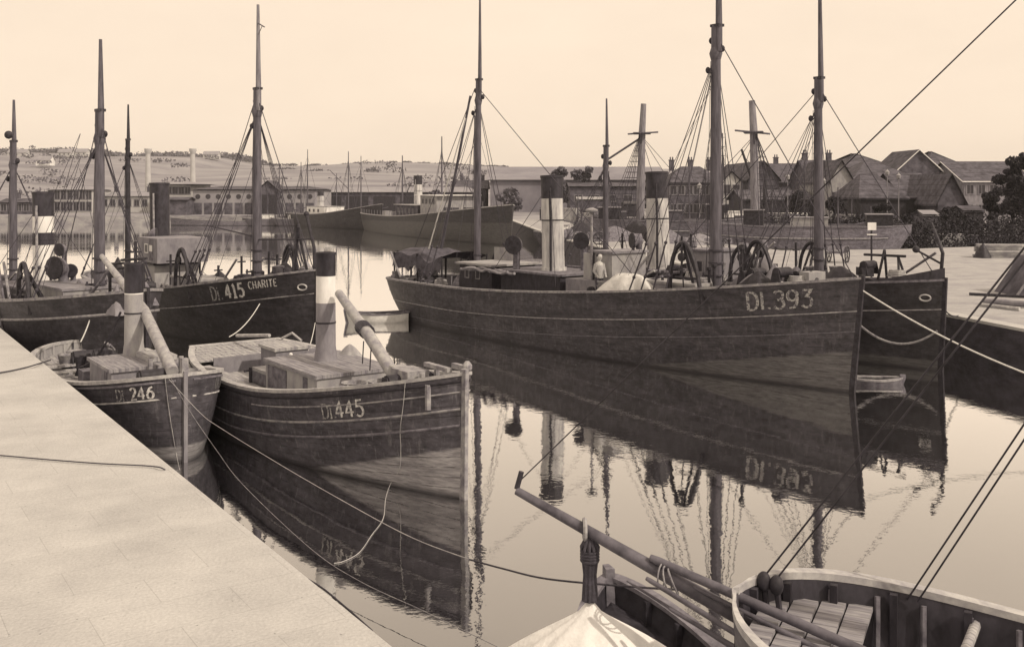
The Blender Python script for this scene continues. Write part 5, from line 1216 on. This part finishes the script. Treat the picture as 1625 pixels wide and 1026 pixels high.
# ------------------------------------------------------------------ trees
def tree(x, y, z, hgt, w_, label, m=None, seed=1, n=2600, size=.22, trunk=.25, clumps=14, name='tree'):
    rr = random.Random(seed); t = thing(name, label, 'tree', (x, y, z))
    tr = MB(); tr.tube([(0, 0, 0), (.1, 0, hgt*.35), (-.1, .1, hgt*.7)], [trunk, trunk*.7, trunk*.25], 8)
    cr = MB()
    for k in range(clumps):
        a2 = rr.uniform(0, 6.28); q = rr.uniform(.1, .85); zz_ = hgt*rr.uniform(.3, .95); rad = w_*q*(1-(zz_/hgt-.5)**2)
        c_ = (rad*math.cos(a2), rad*math.sin(a2), zz_); s_ = w_*rr.uniform(.22, .52)
        tr.tube([(0, 0, zz_*.6), c_], [trunk*.3, .03], 5); leaves(cr, c_, (s_, s_, s_*.75), n//clumps, size, rr)
    tr.build('trunk', M_DARK, t); cr.build('crown', m or M_LEAF, t); return t
def T(px_, Y_, pyt, wpx, label, seed, z=1.5, **k):
    return tree((px_-CX)*Y_/F, Y_, z, zz(pyt, Y_)-z, wpx/2*Y_/F, label, seed=seed, **k)
T(1606, 100, 250, 50, 'tall dark tree at the right edge behind the timber pile', 1, n=9000, clumps=26, size=.15)
T(1640, 92, 240, 60, 'taller dark tree cut by the right edge of the picture', 2, n=7000, clumps=22, size=.15)
T(1578, 106, 300, 40, 'low bushy dark tree left of the tall one at the right edge', 3, n=4500, size=.15)
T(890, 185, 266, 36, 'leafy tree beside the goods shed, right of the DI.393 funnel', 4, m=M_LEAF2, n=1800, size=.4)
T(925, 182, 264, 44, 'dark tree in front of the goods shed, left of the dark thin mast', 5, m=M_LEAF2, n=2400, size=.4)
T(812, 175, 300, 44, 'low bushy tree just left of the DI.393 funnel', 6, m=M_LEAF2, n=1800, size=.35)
T(1325, 118, 312, 34, 'small dark bushy tree under the pale gable house', 7, n=2600, size=.15)
T(1265, 124, 300, 44, 'dark tree left of the tallest right mast', 8, n=3000, size=.15)
T(1455, 104, 334, 52, 'dark shrubby tree in front of the timber sheds', 9, n=4000, size=.14)
T(1515, 100, 330, 56, 'dark round tree between the timber sheds and the right edge', 10, n=4500, size=.14)
T(1400, 110, 326, 34, 'small dark tree behind the white board on its post', 11, n=2400, size=.15)
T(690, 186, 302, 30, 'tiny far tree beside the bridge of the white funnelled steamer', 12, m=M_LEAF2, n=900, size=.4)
ug = MB(); rr = random.Random(77)
for k in range(120):
    px_ = rr.uniform(1425, 1680); Y_ = rr.uniform(84, 100); leaves(ug, ((px_-CX)*Y_/F, Y_, rr.uniform(.6, 3.2)), (rr.uniform(.6, 1.8), 1, rr.uniform(.4, 1.2)), 90, .13, rr)
for k in range(90):
    px_ = rr.uniform(1180, 1425); Y_ = rr.uniform(102, 108); leaves(ug, ((px_-CX)*Y_/F, Y_, rr.uniform(1.4, 3.0)), (rr.uniform(.6, 1.4), 1, rr.uniform(.4, .9)), 30, .2, rr)
struct(tag(ug.build('undergrowth', M_LEAF), 'dark tangled bushes along the bank behind the landing quay', 'bushes'), 'stuff')
bk_ = MB(); bk_.add([(33, 82, -.5), (130, 82, -.5), (33, 86, .5), (130, 86, .5), (30, 110, 1.55), (130, 110, 1.55)], [(0, 1, 3, 2), (2, 3, 5, 4)]); struct(bk_.build('bank', mat('dark_bank', .04, .10, .95, 1.5, detail=12)))
B('small dark store hut with a pale roof among the bushes', 1466, 1488, 97, 342, 336, 2.5, M_BRICK, M_ROOFL, name='hut', trim=False, over=.15)
B('small dark lean store hut at the foot of the right hand trees', 1530, 1560, 99, 336, 329, 3, M_DARK, M_ROOF, name='hut', trim=False, over=.15)

# ------------------------------------------------------------------ things on the quays
def pile(label, c, u_, n, rows, L_, w_, t_, m, name='timber_pile', jit=.04, cat='timber', seed=1):
    rr = random.Random(seed); t = thing(name, label, cat, c, math.atan2(u_[1], u_[0]))
    for r_ in range(rows):
        for i in range(n): MB().box((rr.uniform(-jit, jit)*3, (i-(n-1)/2)*(w_+.01), t_*(r_+.5)+.004*r_), (L_+rr.uniform(-.2, .2), w_, t_*.9), rr.uniform(-.01, .01)).build('plank', m if rr.random() > .2 else M_RAIL, t)
    return t
for i, (px_, Y_, n_, w__, l_) in enumerate(((1452, 92, 4, 3.0, 'weathered plank stack among the bushes, left of the others'), (1498, 90, 5, 3.6, 'plank stack among the bushes below the steep dark hut'), (1546, 93, 4, 3.2, 'plank stack among the bushes left of the tall dark tree'))):
    pile(l_, ((px_-CX)*Y_/F, Y_, .9), (1, .1*i), 4, n_, w__, .3, .22, (M_GREY, M_RAIL, M_BRICK)[i], seed=60+i)
c_ = Wz(1600, 410, 1.5); pile('stack of pale sawn planks on the landing quay near the right edge', (c_.x+1.2, c_.y+1, 1.5), (1, -.08), 5, 5, 5.2, .24, .17, M_PALEDECK)
c_ = Wz(1560, 409, 1.5); heap_o = heap('tarpaulin_bundle', (c_.x, c_.y, 1.5), .55, .5, .95, M_DARK, 31); tag(heap_o, 'dark bundle at the left end of the plank stack', 'bundle')
for k, (a_, b_, r_, m_, lab) in enumerate((((1538, 466), (1700, 474), .06, M_DARK, 'thin black iron pole lying on the landing quay'), ((1556, 483), (1618, 490), .07, M_RAILP, 'short pale beam lying below the black pole on the quay'), ((1560, 477), (1700, 488), .12, M_GREY, 'thick grey beam lying behind the pale beam on the quay'))):
    p = Wz(a_[0], a_[1], 1.5+r_*1.2); q = Wz(b_[0], b_[1], 1.5+r_*1.2); tag(MB().tube([p, q], r_, 8).build('beam', m_, None, smooth=60, loc=tuple(p)), lab, 'beam')
c_ = Wz(1625, 470, 1.5); t = thing('boat_cradle', 'dark sloping sided wooden shelter at the right edge of the landing quay', 'shelter', (c_.x+1.0, c_.y+1, 1.5))
MB().add([(-1.3, -1, 0), (1.5, -1, 0), (1.5, 1, 0), (-1.3, 1, 0), (-.2, -1, 1.6), (1.5, -1, 2.0), (1.5, 1, 2.0), (-.2, 1, 1.6)], [(0, 1, 5, 4), (1, 2, 6, 5), (2, 3, 7, 6), (3, 0, 4, 7), (4, 5, 6, 7)]).build('boarding', M_BRICK, t); MB().tube([(-1.3, -1.03, .05), (-.2, -1.03, 1.62), (1.5, -1.03, 2.03)], .05, 5).build('edge_batten', M_RAIL, t)
c_ = Vector(((1383-CX)*50/F, 50, 1.5)); t = thing('sign_post', 'white square board on a dark post standing on the landing quay', 'sign', c_)
MB().tube([(0, 0, 0), (0, 0, 2.9)], .05, 8).build('post', M_DARK, t); MB().box((0, -.06, zz(359, 50)-1.5), (.42, .04, .38)).build('board', M_WHITE, t); MB().box((0, -.06, zz(372, 50)-1.5), (.48, .03, .05)).build('crossbar', M_WHITE, t)
def crate(x, y, z, s_, lab, m, rz=0):
    t = thing('crate', lab, 'crate', (x, y, z), rz, 'crates and barrels on the far wharf'); MB().box((0, 0, s_/2), (s_*1.3, s_, s_)).build('body', m, t)
    f_ = MB()
    for k in (-1, 1): f_.box((k*s_*.5, -s_/2-.02, s_/2), (.12, .04, s_)); f_.box((0, -s_/2-.023, s_/2+k*s_*.42), (s_*1.3, .04, .1))
    f_.build('battens', M_LGREY, t)
jb = None
def copy_tree(o, parent=None):
    c = o.copy(); C.objects.link(c); c.parent = parent
    for ch in list(o.children): copy_tree(ch, c)
    return c
rr = random.Random(19)
for k in range(46):
    px_ = rr.uniform(1040, 1420) if k < 34 else rr.uniform(890, 1040); Y_ = rr.uniform(110, 116) if k < 34 else rr.uniform(140, 150); pos_ = ((px_-CX)*Y_/F, Y_, 1.52)
    if px_ < 1140 and k < 34: continue
    if k % 4 == 0 or jb is None:
        jb = thing('crate', 'wooden crate in the dark jumble on the wharf behind the landing quay', 'crate', pos_, rr.uniform(-.5, .5), 'jumbled crates on the wharf')
        z_ = rr.uniform(.8, 1.8); MB().box((0, 0, z_/2), (z_*1.2, 1, z_)).build('body', rr.choice([M_DARK, M_RAILD, M_LGREY, M_BRICK]), jb); MB().box((0, -.52, z_*.8), (z_*1.2, .03, .12)).box((0, -.52, z_*.2), (z_*1.2, .03, .12)).build('battens', M_GREY, jb)
    else:
        c = copy_tree(jb); c.location = pos_; c.rotation_euler = (0, 0, rr.uniform(-.6, .6)); sc_ = rr.uniform(.6, 1.2); c.scale = (sc_, sc_, sc_)
for i, (px_, h_, l_) in enumerate(((1110, 4.5, 'behind the small boat with a thin mast'), (1250, 5.5, 'right of the bare stump mast'), (1308, 5.0, 'just right of the tall right mast'), (1408, 6.0, 'in front of the timber shed roof'), (1426, 5.6, 'at the left corner of the timber shed'))):
    t = thing('lamp_post', 'thin lamp post on the wharf ' + l_, 'lamp post', ((px_-CX)*113/F, 113, 1.5), 0, 'lamp posts on the wharf')
    MB().lathe((0, 0, 0), [(.14, 0), (.08, .5), (.05, h_)], 8).build('post', M_GREY, t); MB().lathe((0, 0, h_), [(.05, 0), (.22, .1), (.28, .45), (.1, .6), (.03, .75)], 8).build('lantern', M_LGREY, t)
locs = ['left of the covered wagon', 'under the covered wagon end', 'between the two wagons', 'right of the open wagon', 'behind the engine casing of DI.393', 'nearest the goods shed tree', 'left of the low sheds', 'under the leaning jib', 'right of the leaning jib', 'below the dark gabled barn', 'in front of the gable house', 'beneath the slate roofs', 'beside the small bushy tree', 'left of the white board']
pos = [(890, 146), (905, 143), (973, 147), (1036, 143), (870, 145), (930, 140), (1170, 128), (1196, 122), (1232, 120), (1262, 118), (1306, 115), (1342, 114), (1362, 113), (1380, 112)]
rr = random.Random(9)
for (px_, Y_), l_ in zip(pos, locs):
    k = rr.choice([(M_WHITE, 'pale'), (M_LGREY, 'grey'), (M_RAILD, 'dark'), (M_DARK, 'black')])
    crate((px_-CX)*Y_/F, Y_, 1.52, rr.uniform(1.0, 1.9), 'wooden crate on the far wharf, ' + l_, k[0], rr.uniform(-.4, .4))
def barrel(x, y, lab, s_=1.0):
    t = thing('barrel', lab, 'barrel', (x, y, 1.505), 0, 'barrels and heaps on the landing quay'); MB().lathe((0, 0, 0), [(.26*s_, 0), (.33*s_, .3*s_), (.33*s_, .5*s_), (.26*s_, .8*s_)], 12).build('staves', M_RAILD, t, smooth=50)
    h_ = MB(); h_.lathe((0, 0, 0), [(.315*s_, .16*s_), (.325*s_, .21*s_)], 12, False); h_.build('hoop', M_DARK, t)
for i, (px_, Y_, l_) in enumerate(((893, 88, 'nearest the funnel of DI.393'), (903, 90, 'second from the funnel of DI.393'), (917, 84, 'standing left of the exhaust post'), (1012, 80, 'just left of the second funnel'), (1085, 74, 'right of the second funnel'), (1098, 75, 'between the second funnel and the tall foremast'), (1180, 66, 'right of the tall foremast'), (1210, 70, 'below the bare stump mast'))):
    barrel((px_-CX)*Y_/F, Y_, 'dark barrel on the landing quay, '+l_, 1.2)
for i, (px_, Y_, rx_, hh_, m_, l_) in enumerate(((925, 92, 2.2, 1.5, M_DARK, 'black heap of nets by the far edge, right of the first funnel'), (975, 88, 2.4, 1.3, M_RAILD, 'brown heap of nets behind the thin dark mast'), (1010, 92, 1.7, 1.7, M_DARK, 'tall dark heap of nets left of the second funnel'), (1110, 82, 1.8, .9, M_GREY, 'low grey heap of nets left of the tall foremast'), (1190, 60, 1.6, .5, M_GREY, 'low grey mound of nets on the pale quay right of the foremast'), (1060, 84, 1.5, 1.2, M_RAILD, 'dark heap of nets beside the second funnel'))):
    tag(heap('net_heap', ((px_-CX)*Y_/F, Y_, 1.49), rx_, rx_*.7, hh_, m_, 50+i, fold=.14, pw2=1.5), l_, 'nets', 'barrels and heaps on the landing quay')
for i, (px_, Y_, l_) in enumerate(((950, 82, 'handcart on the landing quay behind the wheelhouse of DI.393'), (1140, 72, 'handcart on the landing quay just right of the tall foremast'), (1330, 62, 'handcart on the landing quay right of the tall right mast'))):
    t = thing('handcart', l_, 'cart', ((px_-CX)*Y_/F, Y_, 1.5), .5*i); MB().box((0, 0, .65), (1.8, .9, .12)).box((0, -.42, .85), (1.8, .06, .3)).box((0, .42, .85), (1.8, .06, .3)).build('bed', M_RAILD, t)
    for s_ in (-1, 1):
        w_ = MB(); w_.tube([(.0+.5*math.cos(R(a2)), s_*.55, .5+.5*math.sin(R(a2))) for a2 in range(0, 361, 20)], .04, 5)
        for a2 in range(0, 180, 45): w_.tube([(.5*math.cos(R(a2)), s_*.55, .5+.5*math.sin(R(a2))), (-.5*math.cos(R(a2)), s_*.55, .5-.5*math.sin(R(a2)))], .02, 4)
        w_.build('wheel', M_DARK, t); MB().tube([(-.8, s_*.35, .66), (-2.0, s_*.3, .9)], .04, 5).build('shaft', M_RAIL, t)
# more small fishing boats lying behind the landing quay spit
for i, (px_, Y_, zt, hd_, lab) in enumerate(((905, 108, 5.5, 1, 'small fishing boat directly behind the DI.393 funnel'), (985, 104, 6.4, -1, 'small fishing boat between the dark thin mast and the second funnel'), (1098, 101, 8.0, 1, 'small fishing boat with a thin mast left of the foremast of DI.393'), (1163, 100, 11.5, -1, 'small fishing boat with a ladder like mast right of the foremast of DI.393'), (1283, 99, 7.0, 1, 'small fishing boat between the stump mast and the tall right mast'), (1345, 98, 6.2, -1, 'small fishing boat right of the tall right mast'), (1074, 106, 9.0, 1, 'small fishing boat with a mast just right of the second funnel'), (1192, 107, 8.6, -1, 'small fishing boat with a short mast left of the bare stump mast'), (1256, 109, 9.6, 1, 'small fishing boat with a mast close right of the bare stump mast'), (1318, 108, 8.8, -1, 'small fishing boat with a mast just behind the tall right mast'), (948, 112, 8.0, 1, 'small fishing boat with a mast left of the dark thin mast'))):
    t = boat_root('fishing_boat', lab, 'fishing boat', ((px_-CX)*Y_/F-hd_*4, Y_), (hd_, -.15), 8)
    hh = Hull(8, 1.4, 1.5, 1.4, 2.3, counter=.8, bulw=.4); hh.build(t, hull_mat('hull_small%d' % i, .06+.03*(i % 3), .12+.05*(i % 3), planks=6, wear=.2), M_GREY, M_RAILP if i % 2 else M_RAIL, M_GREY, n=24, nv=8, rail_r=.06)
    far_mast(t, hh.lx(5.2), 1, zt, .12, (2.3, -3.6, 2.9)); far_mast(t, hh.lx(1.8), 1, zt*.7, .08)
    house(t, hh.lx(3), 0, 1, 1.4, 1.3, 1.1, (M_WHITE, M_BRICK, M_LGREY)[i % 3], M_GREY, name='cabin')
    if i == 3:
        ld = MB()
        for s_ in (-.45, .45): ld.tube([(hh.lx(5.2)+s_, -.4, 1), (hh.lx(5.2)+s_*.8, -.2, zt)], .03, 4)
        for j in range(10): ld.tube([(hh.lx(5.2)-.42, -.35, 3.0+j*.9), (hh.lx(5.2)+.42, -.35, 3.0+j*.9)], .025, 4)
        ld.build('mast_ladder', M_ROPED, t)
# small figure by the wheelhouse of DI.393
def figure(loc, s_, rz, label):
    t = thing('person', label, 'person', loc, rz)
    b = MB(); 
    for k in (-1, 1):
        b.tube([(0, k*.09, .04), (0, k*.09, .48), (0, k*.10, .88)], [.055, .07, .10], 10); b.box((.05, k*.09, .04), (.26, .10, .08))
    def sc(mb): mb.v = [(x*s_, y*s_, z*s_) for x, y, z in mb.v]; return mb
    body = MB(); body.tube([(0, 0, .86), (0, 0, 1.05), (0, 0, 1.3), (0, 0, 1.44), (0, 0, 1.50), (0.01, 0, 1.56), (.02, 0, 1.60), (.03, 0, 1.68), (.02, 0, 1.76), (.01, 0, 1.80)], [.15, .15, .19, .15, .06, .06, .09, .105, .09, .03], 12)
    for k in (-1, 1): body.tube([(0, k*.17, 1.40), (.0, k*.25, 1.12), (.16, k*.2, .92)], [.065, .05, .035], 8); body.ball((.19, k*.19, .9), .045)
    body.ball((.13, 0, 1.67), .022)
    bo = sc(body).build('body', M_SKIN, t, smooth=60); sc(b).build('trousers', M_CLOTH, t, smooth=60)
    sh = MB(); sh.tube([(0, 0, .84), (0, 0, 1.05), (0, 0, 1.3), (0, 0, 1.45)], [.17, .165, .205, .12], 12)
    for k in (-1, 1): sh.tube([(0, k*.16, 1.40), (.0, k*.25, 1.12), (.13, k*.21, .96)], [.08, .062, .05], 8)
    sc(sh).build('shirt', M_SHIRT, t, smooth=60); hr = MB(); hr.ball((-.01, 0, 1.73), .115, 8, .8); sc(hr).build('hair', M_HAIR, t, smooth=60)
pw_ = t1.matrix_basis @ Vector((h1.lx(13.6), -1.35, 0))
import mathutils
rot = Matrix.Rotation(math.atan2(u[1], u[0]), 4, 'Z'); pw_ = Vector(t1.location)+rot @ Vector((h1.lx(sol(t1, h1, 951, -1.3)), -1.3, 0))
figure((pw_.x, pw_.y, 2.0), .92, R(-60), 'figure in a pale shirt standing beside the wheelhouse of DI.393')

# ------------------------------------------------------------------ haze
hz = MB().box((0, 560, 24), (3700, 1290, 58)); ho = hz.build('haze', MATS['white_paint'])
hmz = bpy.data.materials.new('haze'); hmz.use_nodes = True; n = hmz.node_tree.nodes; n.remove(n['Principled BSDF'])
pv = n.new('ShaderNodeVolumePrincipled'); pv.inputs['Color'].default_value = (1, .98, .96, 1); pv.inputs['Density'].default_value = .00018; pv.inputs['Density Attribute'].default_value = ''
hmz.node_tree.links.new(pv.outputs[0], n['Material Output'].inputs['Volume'])
ho.data.materials.clear(); ho.data.materials.append(hmz); ho['kind'] = 'stuff'
